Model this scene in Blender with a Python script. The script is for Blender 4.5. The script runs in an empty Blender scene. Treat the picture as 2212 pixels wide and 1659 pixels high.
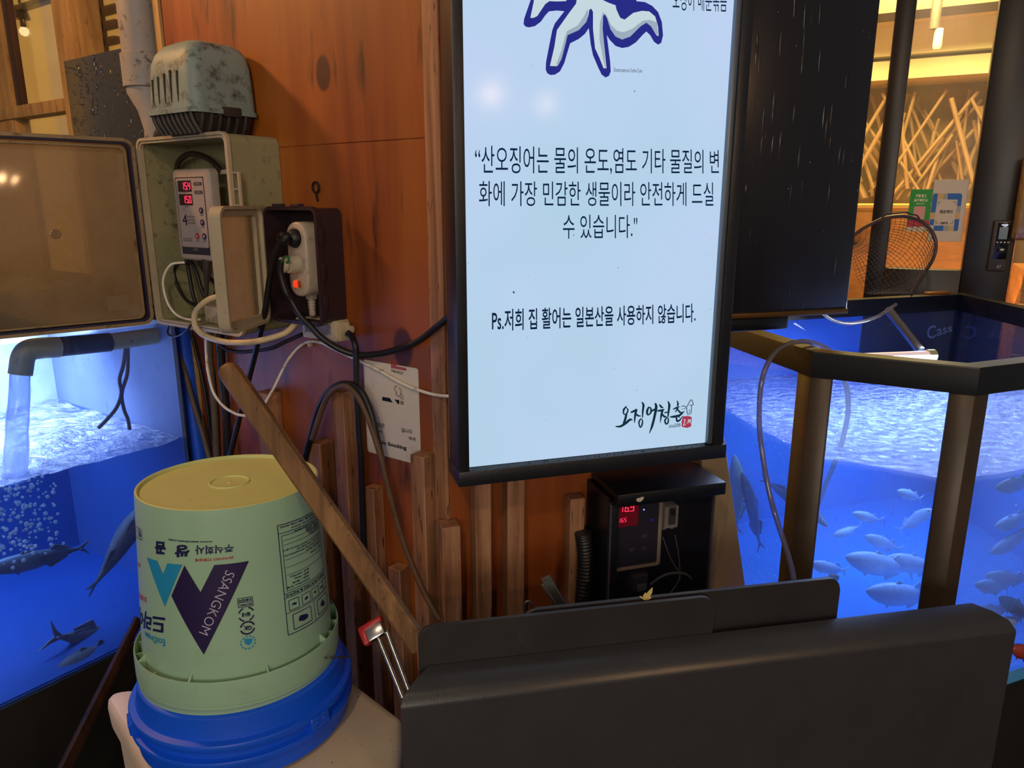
import bpy, bmesh, math, random
from mathutils import Vector as V, Matrix, noise as mnoise

# ------------------------------------------------------------------ camera, world, lamps, exposure
SC = bpy.context.scene
COL = SC.collection
FPX, PITCH = 1590.0, math.atan((829.5 - 440) / 1590.0)
EYE = V((0, 0, 1.5))
cam_data = bpy.data.cameras.new('camera')
cam_data.sensor_width = 36.0
cam_data.lens = FPX / 2212 * 36.0
cam_data.clip_start = 0.02
cam = bpy.data.objects.new('camera', cam_data)
COL.objects.link(cam)
cam.location = EYE
cam.rotation_euler = (math.pi / 2 - PITCH, 0, 0)
SC.camera = cam
SC.view_settings.view_transform = 'Standard'
SC.view_settings.look = 'None'
SC.view_settings.gamma = 1
SC.view_settings.use_curve_mapping = False
SC.view_settings.exposure = 0.0

def lin(h):
    h = h.lstrip('#')
    out = []
    for i in (0, 2, 4):
        c = int(h[i:i + 2], 16) / 255
        out.append(c / 12.92 if c <= .04045 else ((c + .055) / 1.055) ** 2.4)
    return out

W = bpy.data.worlds.new('world'); SC.world = W
W.use_nodes = True
bg = W.node_tree.nodes['Background']
bg.inputs[0].default_value = (*lin('b9b6b4'), 1)
bg.inputs[1].default_value = 0.29

def look(o, tgt):
    d = V(tgt) - o.location
    o.rotation_euler = d.to_track_quat('-Z', 'Y').to_euler()

def lamp(name, typ, loc, energy, color, size=.1, size_y=None, tgt=None, spread=None):
    l = bpy.data.lights.new(name, typ)
    l.energy = energy; l.color = lin(color)
    if typ == 'AREA':
        l.size = size
        if size_y: l.shape = 'RECTANGLE'; l.size_y = size_y
        if spread: l.spread = math.radians(spread)
    else:
        l.shadow_soft_size = size
    o = bpy.data.objects.new(name, l); COL.objects.link(o)
    o.location = loc
    if tgt: look(o, tgt)
    return o

def ray(x, y):
    c, s = math.cos(PITCH), math.sin(PITCH)
    a, b = (x - 1106) / FPX, (y - 829.5) / FPX
    return V((a, c - b * s, -s - b * c))
def onY(x, y, Y):
    d = ray(x, y); return EYE + d * (Y / d.y)
def onZ(x, y, z):
    d = ray(x, y); return EYE + d * ((z - EYE.z) / d.z)

class Fr:
    """vertical plane frame: t runs to the right, n towards the viewer"""
    def __init__(s, o, az):
        a = math.radians(az)
        s.o = V((o[0], o[1], 0)); s.t = V((math.sin(a), math.cos(a), 0)); s.n = V((s.t.y, -s.t.x, 0))
        if s.n.dot(EYE - s.o) < 0: s.n = -s.n
    def W(s, x, y, off=0):
        d = ray(x, y); return EYE + d * ((s.o + s.n * off - EYE).dot(s.n) / d.dot(s.n))
    def pix(s, x, y, off=0):
        p = s.W(x, y, off); return (p - s.o).dot(s.t), p.z
    def P(s, u, n, z):
        return s.o + s.t * u + s.n * n + V((0, 0, z))

A = Fr((-.753, 1.75), 125)                    # plywood wall, left of the corner
Cn = A.P(.777, 0, 0)
B = Fr(Cn, 73)                                # plywood wall, right of the corner (behind the light box)
L = Fr((-.753, 1.75), 34)                     # front pane of the left tank
G = Fr((-.1305, .9), 79)                      # front of the black cabinet
D = Fr((1.45, 2.6), 118)                      # glass door of the restaurant
P1 = V((.585, 1.4, 0)); P2 = V((.816, 1.256, 0)); P3 = V((1.40, 1.492, 0))
B1 = V((1.45, 2.37, 0)); B0 = V((.55, 2.06, 0)); P0 = V((.48, 1.89, 0))
N1 = Fr((B1.x, B1.y), 71)                     # back pane of the right tank

# bulbs behind the viewer, an added front-left key and frontal fill, the warm bulb over the left tank, the tanks' and the restaurant's own lamps
lamp('bulb_behind_viewer', 'POINT', (-.45, -.95, 2.95), 48, 'ffddb8', .06)  # warm key light added from the front-left, source not seen
lamp('bulb_behind_viewer', 'POINT', (1.56, -1.29, 2.065), 20, 'ffc68a', .045)
lamp('bulb_behind_viewer', 'POINT', (1.82, -1.15, 2.02), 12, 'ffc58a', .035)
lamp('eaves_bulb', 'POINT', A.P(-.75, .75, 2.55), 64, 'ffb469', .07)
lamp('added_frontal_fill', 'AREA', (-.2, -3.2, 1.9), 38, 'fff0e0', 1.6, .8, (.1, 1.2, 1.1))  # soft frontal fill added to lift the cabinet, posts and board faces
lamp('left_tank_lamp', 'AREA', A.P(-.38, .44, 1.228), 14, 'd4e6ff', .7, .3, A.P(-.42, .46, .5), 130)
lamp('left_tank_floor_lamp', 'AREA', A.P(-.45, .55, .93), 1.0, 'b4d4ff', .5, .3, A.P(-.5, .5, .4), 120)
lamp('right_tank_lamp', 'AREA', (.86, 1.66, 1.165), 10, 'd4e8ff', .5, .3, (.86, 1.64, .5))
lamp('right_tank_side_lamp', 'AREA', (1.22, 1.86, 1.16), 8, 'd8eaff', .3, .3, (1.0, 1.6, .6))
lamp('restaurant_lamp', 'AREA', D.P(-.1, -1.1, 2.65), 100, 'fff0a8', .8, .5, D.P(0, -1.5, 1.2))
lamp('restaurant_lamp', 'AREA', D.P(.2, -.6, 1.1), 5, 'ffd080', .6, .3, D.P(0, -1.6, 2.3))
lamp('window_room_fill', 'POINT', A.P(-2.2, -1.5, 2.7), 130, 'ffc062', .08)  # extra unseen lamp added to warm the room wall behind the window
lamp('pendant_lamp_light', 'POINT', A.W(52, 68, -1.2), 45, 'ffc062', .026)

# ------------------------------------------------------------------ materials
MATS = {}
def nt_new(name):
    m = bpy.data.materials.new(name); m.use_nodes = True
    nt = m.node_tree; nt.nodes.clear()
    out = nt.nodes.new('ShaderNodeOutputMaterial')
    return m, nt, out
def nd(nt, typ, **kw):
    n = nt.nodes.new(typ)
    for k, v in kw.items():
        if k.startswith('i_'):
            key = k[2:]
            n.inputs[int(key) if key.isdigit() else key.replace('_', ' ')].default_value = v
        else: setattr(n, k, v)
    return n
def ramp(nt, stops):
    r = nd(nt, 'ShaderNodeValToRGB'); e = r.color_ramp.elements
    while len(e) < len(stops): e.new(.5)
    for k, (p, c) in enumerate(stops):
        e[k].position = p
        e[k].color = (*lin(c), 1) if isinstance(c, str) else (c, c, c, 1)
    return r
def coords(nt, sc=(1, 1, 1), rot=(0, 0, 0)):
    t = nd(nt, 'ShaderNodeTexCoord'); mp = nd(nt, 'ShaderNodeMapping')
    mp.inputs['Scale'].default_value = sc; mp.inputs['Rotation'].default_value = rot
    nt.links.new(t.outputs['Object'], mp.inputs[0]); return mp.outputs[0]
def mixc(nt, fac, a, b, typ='MIX'):
    m = nd(nt, 'ShaderNodeMix', data_type='RGBA', blend_type=typ)
    for s, v in ((0, fac), (6, a), (7, b)):
        if hasattr(v, 'is_linked') or hasattr(v, 'node'): nt.links.new(v, m.inputs[s])
        else: m.inputs[s].default_value = (*lin(v), 1) if isinstance(v, str) else v
    return m.outputs[2]

def mat(name, col, rough=.5, metal=0, col2=None, scale=6, stretch=(1, 1, 1), dirt=None, dirt_scale=25, dirt_lo=.55, dirt_hi=.7,
        bump=0, bump_scale=80, spec=.5, emit=None, estr=1, coat=0):
    if name in MATS: return MATS[name]
    m, nt, out = nt_new(name); p = nd(nt, 'ShaderNodeBsdfPrincipled'); Lk = nt.links.new
    p.inputs['Roughness'].default_value = rough; p.inputs['Metallic'].default_value = metal
    p.inputs['Specular IOR Level'].default_value = spec; p.inputs['Coat Weight'].default_value = coat
    p.inputs['Coat Roughness'].default_value = .08
    base = None
    if col2:
        nz = nd(nt, 'ShaderNodeTexNoise', i_Scale=scale, i_Detail=6.0, i_Roughness=.6); Lk(coords(nt, stretch), nz.inputs['Vector'])
        r = ramp(nt, [(.3, col), (.7, col2)]); Lk(nz.outputs[0], r.inputs[0]); base = r.outputs[0]
    if dirt:
        nz = nd(nt, 'ShaderNodeTexNoise', i_Scale=dirt_scale, i_Detail=8.0, i_Roughness=.7); Lk(coords(nt, stretch), nz.inputs['Vector'])
        r = ramp(nt, [(dirt_lo, 0.), (dirt_hi, 1.)]); Lk(nz.outputs[0], r.inputs[0])
        base = mixc(nt, r.outputs[0], base if base else col, dirt)
    if base: Lk(base, p.inputs['Base Color'])
    else: p.inputs['Base Color'].default_value = (*lin(col), 1)
    if bump:
        nz = nd(nt, 'ShaderNodeTexNoise', i_Scale=bump_scale, i_Detail=4.0); Lk(coords(nt, stretch), nz.inputs['Vector'])
        b = nd(nt, 'ShaderNodeBump', i_Strength=bump, i_Distance=.002); Lk(nz.outputs[0], b.inputs['Height']); Lk(b.outputs[0], p.inputs['Normal'])
    if emit:
        p.inputs['Emission Color'].default_value = (*lin(emit), 1); p.inputs['Emission Strength'].default_value = estr
    Lk(p.outputs[0], out.inputs[0]); MATS[name] = m; return m

def wood(name, dark, mid, light, grain=28, along=1.2, rough=.6, fleck='1c0a04', knots=(), flo=.62, fhi=.72, coat=0):
    """timber: grain stretched along local z, dark flecks, optional knots at object-space points"""
    m, nt, out = nt_new(name); p = nd(nt, 'ShaderNodeBsdfPrincipled'); Lk = nt.links.new
    v = coords(nt, (grain, grain, along))
    oi = nd(nt, 'ShaderNodeObjectInfo'); of = nd(nt, 'ShaderNodeVectorMath', operation='SCALE'); of.inputs[0].default_value = (37, 21, 13)
    Lk(oi.outputs['Random'], of.inputs['Scale']); ad = nd(nt, 'ShaderNodeVectorMath', operation='ADD'); Lk(v, ad.inputs[0]); Lk(of.outputs[0], ad.inputs[1]); v = ad.outputs[0]
    n1 = nd(nt, 'ShaderNodeTexNoise', i_Scale=1.0, i_Detail=7.0, i_Roughness=.62, i_Distortion=.6); Lk(v, n1.inputs['Vector'])
    r = ramp(nt, [(.28, dark), (.5, mid), (.72, light)]); Lk(n1.outputs[0], r.inputs[0])
    v2 = coords(nt, (1.6, 1.6, .9)); n2 = nd(nt, 'ShaderNodeTexNoise', i_Scale=2.2, i_Detail=3.0); Lk(v2, n2.inputs['Vector'])
    r2 = ramp(nt, [(.3, .62), (.7, 1.0)]); Lk(n2.outputs[0], r2.inputs[0])
    base = mixc(nt, 1.0, r.outputs[0], r2.outputs[0], 'MULTIPLY')
    v3 = coords(nt, (grain * 3.2, grain * 3.2, along * 9)); n3 = nd(nt, 'ShaderNodeTexNoise', i_Scale=1.0, i_Detail=3.0); Lk(v3, n3.inputs['Vector'])
    r3 = ramp(nt, [(flo, 0.), (fhi, 1.)]); Lk(n3.outputs[0], r3.inputs[0])
    f = nd(nt, 'ShaderNodeMath', operation='MULTIPLY'); f.inputs[1].default_value = .75; Lk(r3.outputs[0], f.inputs[0])
    base = mixc(nt, f.outputs[0], base, fleck)
    for (k, rad) in knots:
        t = nd(nt, 'ShaderNodeTexCoord'); s = nd(nt, 'ShaderNodeVectorMath', operation='SUBTRACT'); s.inputs[1].default_value = k
        Lk(t.outputs['Object'], s.inputs[0]); mp = nd(nt, 'ShaderNodeVectorMath', operation='MULTIPLY'); mp.inputs[1].default_value = (1 / rad, 1 / rad, .62 / rad)
        Lk(s.outputs[0], mp.inputs[0]); ln = nd(nt, 'ShaderNodeVectorMath', operation='LENGTH'); Lk(mp.outputs[0], ln.inputs[0])
        rk = ramp(nt, [(.78, 1.), (1.0, 0.)]); Lk(ln.outputs['Value'], rk.inputs[0])
        base = mixc(nt, rk.outputs[0], base, '4a1f10')
    Lk(base, p.inputs['Base Color']); p.inputs['Roughness'].default_value = rough; p.inputs['Coat Weight'].default_value = coat
    p.inputs['Coat Roughness'].default_value = .25
    b = nd(nt, 'ShaderNodeBump', i_Strength=.25, i_Distance=.001); Lk(n1.outputs[0], b.inputs['Height']); Lk(b.outputs[0], p.inputs['Normal'])
    Lk(p.outputs[0], out.inputs[0]); MATS[name] = m; return m

def glow(name, col, s=1.0, gloss=0.0):
    if name in MATS: return MATS[name]
    m, nt, out = nt_new(name); e = nd(nt, 'ShaderNodeEmission'); e.inputs[0].default_value = (*lin(col), 1); e.inputs[1].default_value = s
    if gloss:
        g = nd(nt, 'ShaderNodeBsdfGlossy', i_Roughness=.06); mx = nd(nt, 'ShaderNodeMixShader'); mx.inputs[0].default_value = gloss
        nt.links.new(e.outputs[0], mx.inputs[1]); nt.links.new(g.outputs[0], mx.inputs[2]); nt.links.new(mx.outputs[0], out.inputs[0])
    else: nt.links.new(e.outputs[0], out.inputs[0])
    MATS[name] = m; return m

def glass(name, tint='ffffff', gloss=.06, rough=.02, film=None, film_amt=0., film_scale=5, drops=0, drop_scale=90, streak=1.0):
    """clear sheet: transparent + a little gloss, an optional milky film and water drops"""
    if name in MATS: return MATS[name]
    m, nt, out = nt_new(name); Lk = nt.links.new
    tr = nd(nt, 'ShaderNodeBsdfTransparent'); tr.inputs[0].default_value = (*lin(tint), 1)
    gl = nd(nt, 'ShaderNodeBsdfGlossy', i_Roughness=rough)
    fr = nd(nt, 'ShaderNodeLayerWeight', i_Blend=.18)
    fm = nd(nt, 'ShaderNodeMath', operation='MULTIPLY_ADD'); fm.inputs[1].default_value = .5; fm.inputs[2].default_value = gloss * .5
    Lk(fr.outputs['Fresnel'], fm.inputs[0])
    mx = nd(nt, 'ShaderNodeMixShader'); Lk(fm.outputs[0], mx.inputs[0]); Lk(tr.outputs[0], mx.inputs[1]); Lk(gl.outputs[0], mx.inputs[2])
    top = mx.outputs[0]
    if film:
        df = nd(nt, 'ShaderNodeBsdfDiffuse'); df.inputs[0].default_value = (*lin(film), 1)
        tl = nd(nt, 'ShaderNodeBsdfTranslucent'); tl.inputs[0].default_value = (*lin(film), 1)
        ad = nd(nt, 'ShaderNodeMixShader'); ad.inputs[0].default_value = .5; Lk(df.outputs[0], ad.inputs[1]); Lk(tl.outputs[0], ad.inputs[2])
        nz = nd(nt, 'ShaderNodeTexNoise', i_Scale=film_scale, i_Detail=8.0, i_Roughness=.65); Lk(coords(nt, (1, 1, streak)), nz.inputs['Vector'])
        r = ramp(nt, [(.25, film_amt * .45), (.75, min(1., film_amt * 1.5))]); Lk(nz.outputs[0], r.inputs[0])
        m2 = nd(nt, 'ShaderNodeMixShader'); Lk(r.outputs[0], m2.inputs[0]); Lk(top, m2.inputs[1]); Lk(ad.outputs[0], m2.inputs[2]); top = m2.outputs[0]
    if drops:
        vo = nd(nt, 'ShaderNodeTexVoronoi', i_Scale=drop_scale); Lk(coords(nt, (1, 1, .7)), vo.inputs['Vector'])
        r = ramp(nt, [(.12, 1.), (.26, 0.)]); Lk(vo.outputs['Distance'], r.inputs[0])
        b = nd(nt, 'ShaderNodeBump', i_Strength=drops, i_Distance=.004); Lk(r.outputs[0], b.inputs['Height']); Lk(b.outputs[0], gl.inputs['Normal'])
    Lk(top, out.inputs[0]); MATS[name] = m; return m

def wet_black(name, col, rough=.16, drops=.6, scale=70, stretch=(1, 1, .35), col2=None):
    """dark sheet beaded with rain"""
    m, nt, out = nt_new(name); p = nd(nt, 'ShaderNodeBsdfPrincipled'); Lk = nt.links.new
    p.inputs['Roughness'].default_value = rough
    nz = nd(nt, 'ShaderNodeTexNoise', i_Scale=5.0, i_Detail=5.0); Lk(coords(nt, stretch), nz.inputs['Vector'])
    r = ramp(nt, [(.3, col), (.75, col2 or col)]); Lk(nz.outputs[0], r.inputs[0]); Lk(r.outputs[0], p.inputs['Base Color'])
    rr = ramp(nt, [(.3, rough * .8), (.7, rough * 2.2)]); Lk(nz.outputs[0], rr.inputs[0]); Lk(rr.outputs[0], p.inputs['Roughness'])
    vo = nd(nt, 'ShaderNodeTexVoronoi', i_Scale=scale); Lk(coords(nt, stretch), vo.inputs['Vector'])
    vr = ramp(nt, [(.10, 1.), (.24, 0.)]); Lk(vo.outputs['Distance'], vr.inputs[0])
    v2 = nd(nt, 'ShaderNodeTexNoise', i_Scale=9.0, i_Detail=2.0); Lk(coords(nt), v2.inputs['Vector'])
    r2 = ramp(nt, [(.42, 0.), (.6, 1.)]); Lk(v2.outputs[0], r2.inputs[0])
    ml = nd(nt, 'ShaderNodeMath', operation='MULTIPLY'); Lk(vr.outputs[0], ml.inputs[0]); Lk(r2.outputs[0], ml.inputs[1])
    b = nd(nt, 'ShaderNodeBump', i_Strength=drops, i_Distance=.004); Lk(ml.outputs[0], b.inputs['Height']); Lk(b.outputs[0], p.inputs['Normal'])
    Lk(p.outputs[0], out.inputs[0]); MATS[name] = m; return m

def water(name, tint, body, gl=.45, scale=14, bump=.5, foam=0., rough=.07):
    """rippled water surface: tinted see-through, a pale scattering share, foam, gloss on ripples"""
    m, nt, out = nt_new(name); Lk = nt.links.new
    tr = nd(nt, 'ShaderNodeBsdfTransparent'); tr.inputs[0].default_value = (*lin(tint), 1)
    df = nd(nt, 'ShaderNodeBsdfDiffuse'); df.inputs[0].default_value = (*lin(body), 1)
    gz = nd(nt, 'ShaderNodeBsdfGlossy', i_Roughness=rough)
    nz = nd(nt, 'ShaderNodeTexNoise', i_Scale=scale, i_Detail=6.0, i_Roughness=.6, i_Distortion=.8); Lk(coords(nt, (1, 1.0, 1)), nz.inputs['Vector'])
    b = nd(nt, 'ShaderNodeBump', i_Strength=bump, i_Distance=.03); Lk(nz.outputs[0], b.inputs['Height'])
    Lk(b.outputs[0], gz.inputs['Normal']); Lk(b.outputs[0], df.inputs['Normal'])
    n2 = nd(nt, 'ShaderNodeTexNoise', i_Scale=scale * .5, i_Detail=7.0, i_Roughness=.7, i_Distortion=1.2); Lk(coords(nt), n2.inputs['Vector'])
    r = ramp(nt, [(.38, .05 + foam * .3), (.68, min(1., .35 + foam))]); Lk(n2.outputs[0], r.inputs[0])
    m1 = nd(nt, 'ShaderNodeMixShader'); Lk(r.outputs[0], m1.inputs[0]); Lk(tr.outputs[0], m1.inputs[1]); Lk(df.outputs[0], m1.inputs[2])
    m2 = nd(nt, 'ShaderNodeMixShader'); m2.inputs[0].default_value = gl; Lk(m1.outputs[0], m2.inputs[1]); Lk(gz.outputs[0], m2.inputs[2])
    Lk(m2.outputs[0], out.inputs[0]); MATS[name] = m; return m

# ------------------------------------------------------------------ mesh helpers
ROOT = {}
def tag(o, label=None, cat=None, group=None, kind=None):
    if label: o['label'] = label
    if cat: o['category'] = cat
    if group: o['group'] = group
    if kind: o['kind'] = kind
    return o
def thing(name, label, cat, loc, group=None):
    o = bpy.data.objects.new(name, None); COL.objects.link(o); o.location = loc; o.empty_display_size = .05
    ROOT[o] = V(loc); return tag(o, label, cat, group)

class MB:
    def __init__(s): s.bm = bmesh.new()
    def loft(s, loops, closed=True, cap0=True, cap1=True):
        rows = [[s.bm.verts.new(p) for p in lp] for lp in loops]
        n = len(rows[0])
        for a, b in zip(rows, rows[1:]):
            for i in range(n if closed else n - 1):
                j = (i + 1) % n
                try: s.bm.faces.new((a[i], a[j], b[j], b[i]))
                except ValueError: pass
        if closed and cap0: s.bm.faces.new(rows[0][::-1])
        if closed and cap1: s.bm.faces.new(rows[-1])
        return s
    def poly(s, pts):
        s.bm.faces.new([s.bm.verts.new(p) for p in pts]); return s
    def hexa(s, p, bev=0, seg=2):
        v = [s.bm.verts.new(q) for q in p]      # p: 4 bottom (ccw) + 4 top
        fs = [s.bm.faces.new([v[i] for i in f]) for f in ((3, 2, 1, 0), (4, 5, 6, 7), (0, 1, 5, 4), (1, 2, 6, 5), (2, 3, 7, 6), (3, 0, 4, 7))]
        if bev:
            es = list({e for f in fs for e in f.edges})
            bmesh.ops.bevel(s.bm, geom=es, offset=bev, segments=seg, profile=.5, affect='EDGES')
        return s
    def box(s, fr, u0, u1, n0, n1, z0, z1, bev=0, seg=2):
        P = fr.P
        return s.hexa([P(u0, n0, z0), P(u1, n0, z0), P(u1, n1, z0), P(u0, n1, z0), P(u0, n0, z1), P(u1, n0, z1), P(u1, n1, z1), P(u0, n1, z1)], bev, seg)
    def prism(s, pts, vec, bev=0, seg=2):
        a = [s.bm.verts.new(p) for p in pts]; b = [s.bm.verts.new(V(p) + vec) for p in pts]; n = len(a)
        fs = [s.bm.faces.new(a[::-1]), s.bm.faces.new(b)]
        for i in range(n): fs.append(s.bm.faces.new((a[i], a[(i + 1) % n], b[(i + 1) % n], b[i])))
        if bev: bmesh.ops.bevel(s.bm, geom=list({e for f in fs for e in f.edges}), offset=bev, segments=seg, profile=.5, affect='EDGES')
        return s
    def tube(s, pts, r, seg=10, smooth=4, flat=1.0):
        pts = [V(p) for p in pts]
        if smooth > 1 and len(pts) > 2: pts = spline(pts, smooth)
        n = len(pts); rs = r if isinstance(r, (list, tuple)) else [r] * 2
        loops = []; up = None
        for i, p in enumerate(pts):
            d = (pts[min(i + 1, n - 1)] - pts[max(i - 1, 0)]).normalized()
            if up is None:
                up = V((0, 0, 1)) if abs(d.z) < .9 else V((1, 0, 0))
            a = (up - d * up.dot(d))
            a = a.normalized() if a.length > 1e-6 else d.orthogonal().normalized()
            up = a; b = d.cross(a)
            f = i / (n - 1) * (len(rs) - 1); k = min(int(f), len(rs) - 2); rr = rs[k] + (rs[k + 1] - rs[k]) * (f - k)
            loops.append([p + a * (rr * math.cos(2 * math.pi * j / seg)) + b * (rr * flat * math.sin(2 * math.pi * j / seg)) for j in range(seg)])
        return s.loft(loops)
    def lathe(s, o, axis, prof, seg=48, cap0=True, cap1=True, ang=None):
        ax = V(axis).normalized(); a = ax.orthogonal().normalized(); b = ax.cross(a); o = V(o)
        loops = [[o + ax * h + (a * math.cos(2 * math.pi * j / seg) + b * math.sin(2 * math.pi * j / seg)) * max(r, 1e-5) for j in range(seg)] for r, h in prof]
        return s.loft(loops, True, cap0, cap1)
    def ball(s, c, r, sub=2, sc=(1, 1, 1)):
        m = Matrix.Translation(c) @ Matrix.Diagonal((sc[0], sc[1], sc[2], 1))
        bmesh.ops.create_icosphere(s.bm, subdivisions=sub, radius=r, matrix=m); return s
    def build(s, name, m, parent=None, loc=None, ang=40, label=None):
        me = bpy.data.meshes.new(name)
        bmesh.ops.recalc_face_normals(s.bm, faces=s.bm.faces)
        off = None
        if parent is not None: off = ROOT[parent]
        elif loc is not None: off = V(loc)
        if off is not None: bmesh.ops.translate(s.bm, verts=s.bm.verts, vec=-off)
        s.bm.to_mesh(me); s.bm.free()
        for p in me.polygons: p.use_smooth = True
        me.set_sharp_from_angle(angle=math.radians(ang))
        me.materials.append(m if not isinstance(m, str) else MATS[m])
        o = bpy.data.objects.new(name, me); COL.objects.link(o)
        if parent is not None: o.parent = parent; ROOT[o] = ROOT[parent]
        else:
            if off is not None: o.location = off
            ROOT[o] = off if off is not None else V((0, 0, 0))
        if label: o['label'] = label
        return o

def spline(pts, k):
    out = []; n = len(pts)
    for i in range(n - 1):
        p0, p1, p2, p3 = pts[max(i - 1, 0)], pts[i], pts[i + 1], pts[min(i + 2, n - 1)]
        for j in range(k):
            t = j / k
            out.append(.5 * ((2 * p1) + (p2 - p0) * t + (2 * p0 - 5 * p1 + 4 * p2 - p3) * t * t + (3 * p1 - p0 - 3 * p2 + p3) * t ** 3))
    out.append(pts[-1]); return out

def rrect(u0, u1, z0, z1, r, k=5):
    r = min(r, (u1 - u0) / 2, (z1 - z0) / 2); out = []
    for cx, cz, a0 in ((u1 - r, z0 + r, -90), (u1 - r, z1 - r, 0), (u0 + r, z1 - r, 90), (u0 + r, z0 + r, 180)):
        for i in range(k + 1):
            a = math.radians(a0 + 90 * i / k); out.append((cx + r * math.cos(a), cz + r * math.sin(a)))
    return out
def rr3(fr, u0, u1, z0, z1, r, n, k=5): return [fr.P(u, n, z) for u, z in rrect(u0, u1, z0, z1, r, k)]
def tray(mb, fr, u0, u1, z0, z1, r, nb, nf, t=.004, lip=0.0):
    """open-fronted rounded box, back at nb, opening at nf"""
    o = lambda g, n: rr3(fr, u0 - g, u1 + g, z0 - g, z1 + g, r + g, n)
    lp = [o(0, nb), o(0, nf - .012)]
    if lip: lp += [o(lip, nf - .011), o(lip, nf)]
    else: lp += [o(0, nf)]
    lp += [o(-t, nf), o(-t, nb + t)]
    return mb.loft(lp, True, True, True)
def slab(mb, fr, u0, u1, z0, z1, r, n0, n1, soft=.003):
    """rounded-corner slab with softened front edge"""
    o = lambda g, n: rr3(fr, u0 + g, u1 - g, z0 + g, z1 - g, max(r - g, .0005), n)
    return mb.loft([o(0, n0), o(0, n1 - soft), o(soft * .35, n1 - soft * .3), o(soft, n1)])

def text2d(body, bold=0.0):
    c = bpy.data.curves.new('t', 'FONT'); c.body = body; c.offset = bold; c.resolution_u = 3
    o = bpy.data.objects.new('t', c); COL.objects.link(o)
    dg = bpy.context.evaluated_depsgraph_get(); me = bpy.data.meshes.new_from_object(o.evaluated_get(dg))
    vs = [(v.co.x, v.co.y) for v in me.vertices]; fs = [tuple(p.vertices) for p in me.polygons]
    bpy.data.objects.remove(o); bpy.data.curves.remove(c); bpy.data.meshes.remove(me)
    x0, x1 = min(v[0] for v in vs), max(v[0] for v in vs); y0, y1 = min(v[1] for v in vs), max(v[1] for v in vs)
    return [((x - x0) / (x1 - x0), (y - y0) / (y1 - y0)) for x, y in vs], fs
def add_text(mb, body, fn, bold=0.0):
    """fn maps unit text-box coordinates (s right, t up) onto a surface"""
    vs, fs = text2d(body, bold); vv = [mb.bm.verts.new(fn(x, y)) for x, y in vs]
    for f in fs:
        try: mb.bm.faces.new([vv[i] for i in f])
        except ValueError: pass
    return mb
def quad_on(fr, off, bl, br, tl, tr):
    """unit square -> plane; corners are given as seen in the photograph, measured on the plane itself"""
    q = [fr.pix(*p, off) for p in (bl, br, tl, tr)]
    def fn(s, t):
        u = (q[0][0] * (1 - s) + q[1][0] * s) * (1 - t) + (q[2][0] * (1 - s) + q[3][0] * s) * t
        z = (q[0][1] * (1 - s) + q[1][1] * s) * (1 - t) + (q[2][1] * (1 - s) + q[3][1] * s) * t
        return fr.P(u, off, z)
    return fn
def rect_on(fr, off, u0, u1, z0, z1):
    return lambda s, t: fr.P(u0 + (u1 - u0) * s, off, z0 + (z1 - z0) * t)
SEG = {'0': 'abcdef', '1': 'bc', '2': 'abged', '3': 'abgcd', '4': 'fgbc', '5': 'afgcd', '6': 'afgedc', '7': 'abc', '8': 'abcdefg', '9': 'abcdfg'}
def digits(mb, txt, fn):
    n = sum(ch != '.' for ch in txt); w = 1 / n; x = 0
    def bar(x0, y0, x1, y1): mb.poly([fn(x0, y0), fn(x1, y0), fn(x1, y1), fn(x0, y1)])
    for ch in txt:
        if ch == '.': bar(x - .06 * w - .02, 0, x - .06 * w + .03, .09); continue
        a, b = x + .1 * w, x + .8 * w; k = .16 * w; h = .09
        for sg in SEG[ch]:
            if sg == 'a': bar(a, 1 - h, b, 1)
            if sg == 'g': bar(a, .5 - h / 2, b, .5 + h / 2)
            if sg == 'd': bar(a, 0, b, h)
            if sg == 'f': bar(a, .53, a + k, .97)
            if sg == 'b': bar(b - k, .53, b, .97)
            if sg == 'e': bar(a, .03, a + k, .47)
            if sg == 'c': bar(b - k, .03, b, .47)
        x += w
    return mb
def px_poly(fr, off, pts): return [fr.W(x, y, off) for x, y in pts]

# ------------------------------------------------------------------ palette
wood('plywood', '6a2c0c', '984c14', 'ae641e', 9, .55, .5, '2a1006', [(A.P(.49, 0, 1.736), .022), (A.P(.668, 0, 1.235), .027)], coat=.15)
wood('timber', '744a34', 'ac7a58', 'c89a74', 45, 2.5, .6, '160a05')
wood('stick_wood', '5d3e22', '8e663c', 'a98250', 40, 4, .6, '3a2212')
wood('pale_wood', '8a6a3c', 'b08c54', 'c6a468', 30, 2, .55, '5a3a1c')
wood('dark_wood', '2a160c', '41240f', '553016', 40, 2, .55, '120805')
wood('counter_wood', '7a4418', 'a8621f', 'c07a30', 4, 25, .4, '4a2408')
mat('black_frame', '16171b', .38, 0, '1e2026', 9, bump=.15, bump_scale=300)
mat('black_cabinet', '343436', .3, 0, '3a393b', 14, dirt='4a4644', dirt_scale=18, dirt_lo=.62, dirt_hi=.85, bump=.12, bump_scale=250)
mat('black_board', '282526', .5, 0, '312e2f', 8, dirt='4a4849', dirt_scale=10, dirt_lo=.58, dirt_hi=.85)
mat('black_metal', '101116', .35, .2, '191b20', 7)
mat('black_rubber', '131317', .45)
mat('purple_cable', '2a1b22', .5)
mat('white_cable', 'ece2d4', .45, dirt='8d8070', dirt_scale=60)
mat('cream_cable', 'cbb994', .45, dirt='937f5e', dirt_scale=40)
mat('grey_hose', '4f463d', .6, 0, '655a4c', 20)
mat('box_plastic', '8a8866', .55, 0, '96926e', 7, dirt='3b3223', dirt_scale=45, dirt_lo=.56, dirt_hi=.74)
mat('box_rim', 'b7ab94', .5, 0, 'a89b80', 9, dirt='5a4a34', dirt_scale=50, dirt_lo=.6, dirt_hi=.75)
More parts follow.
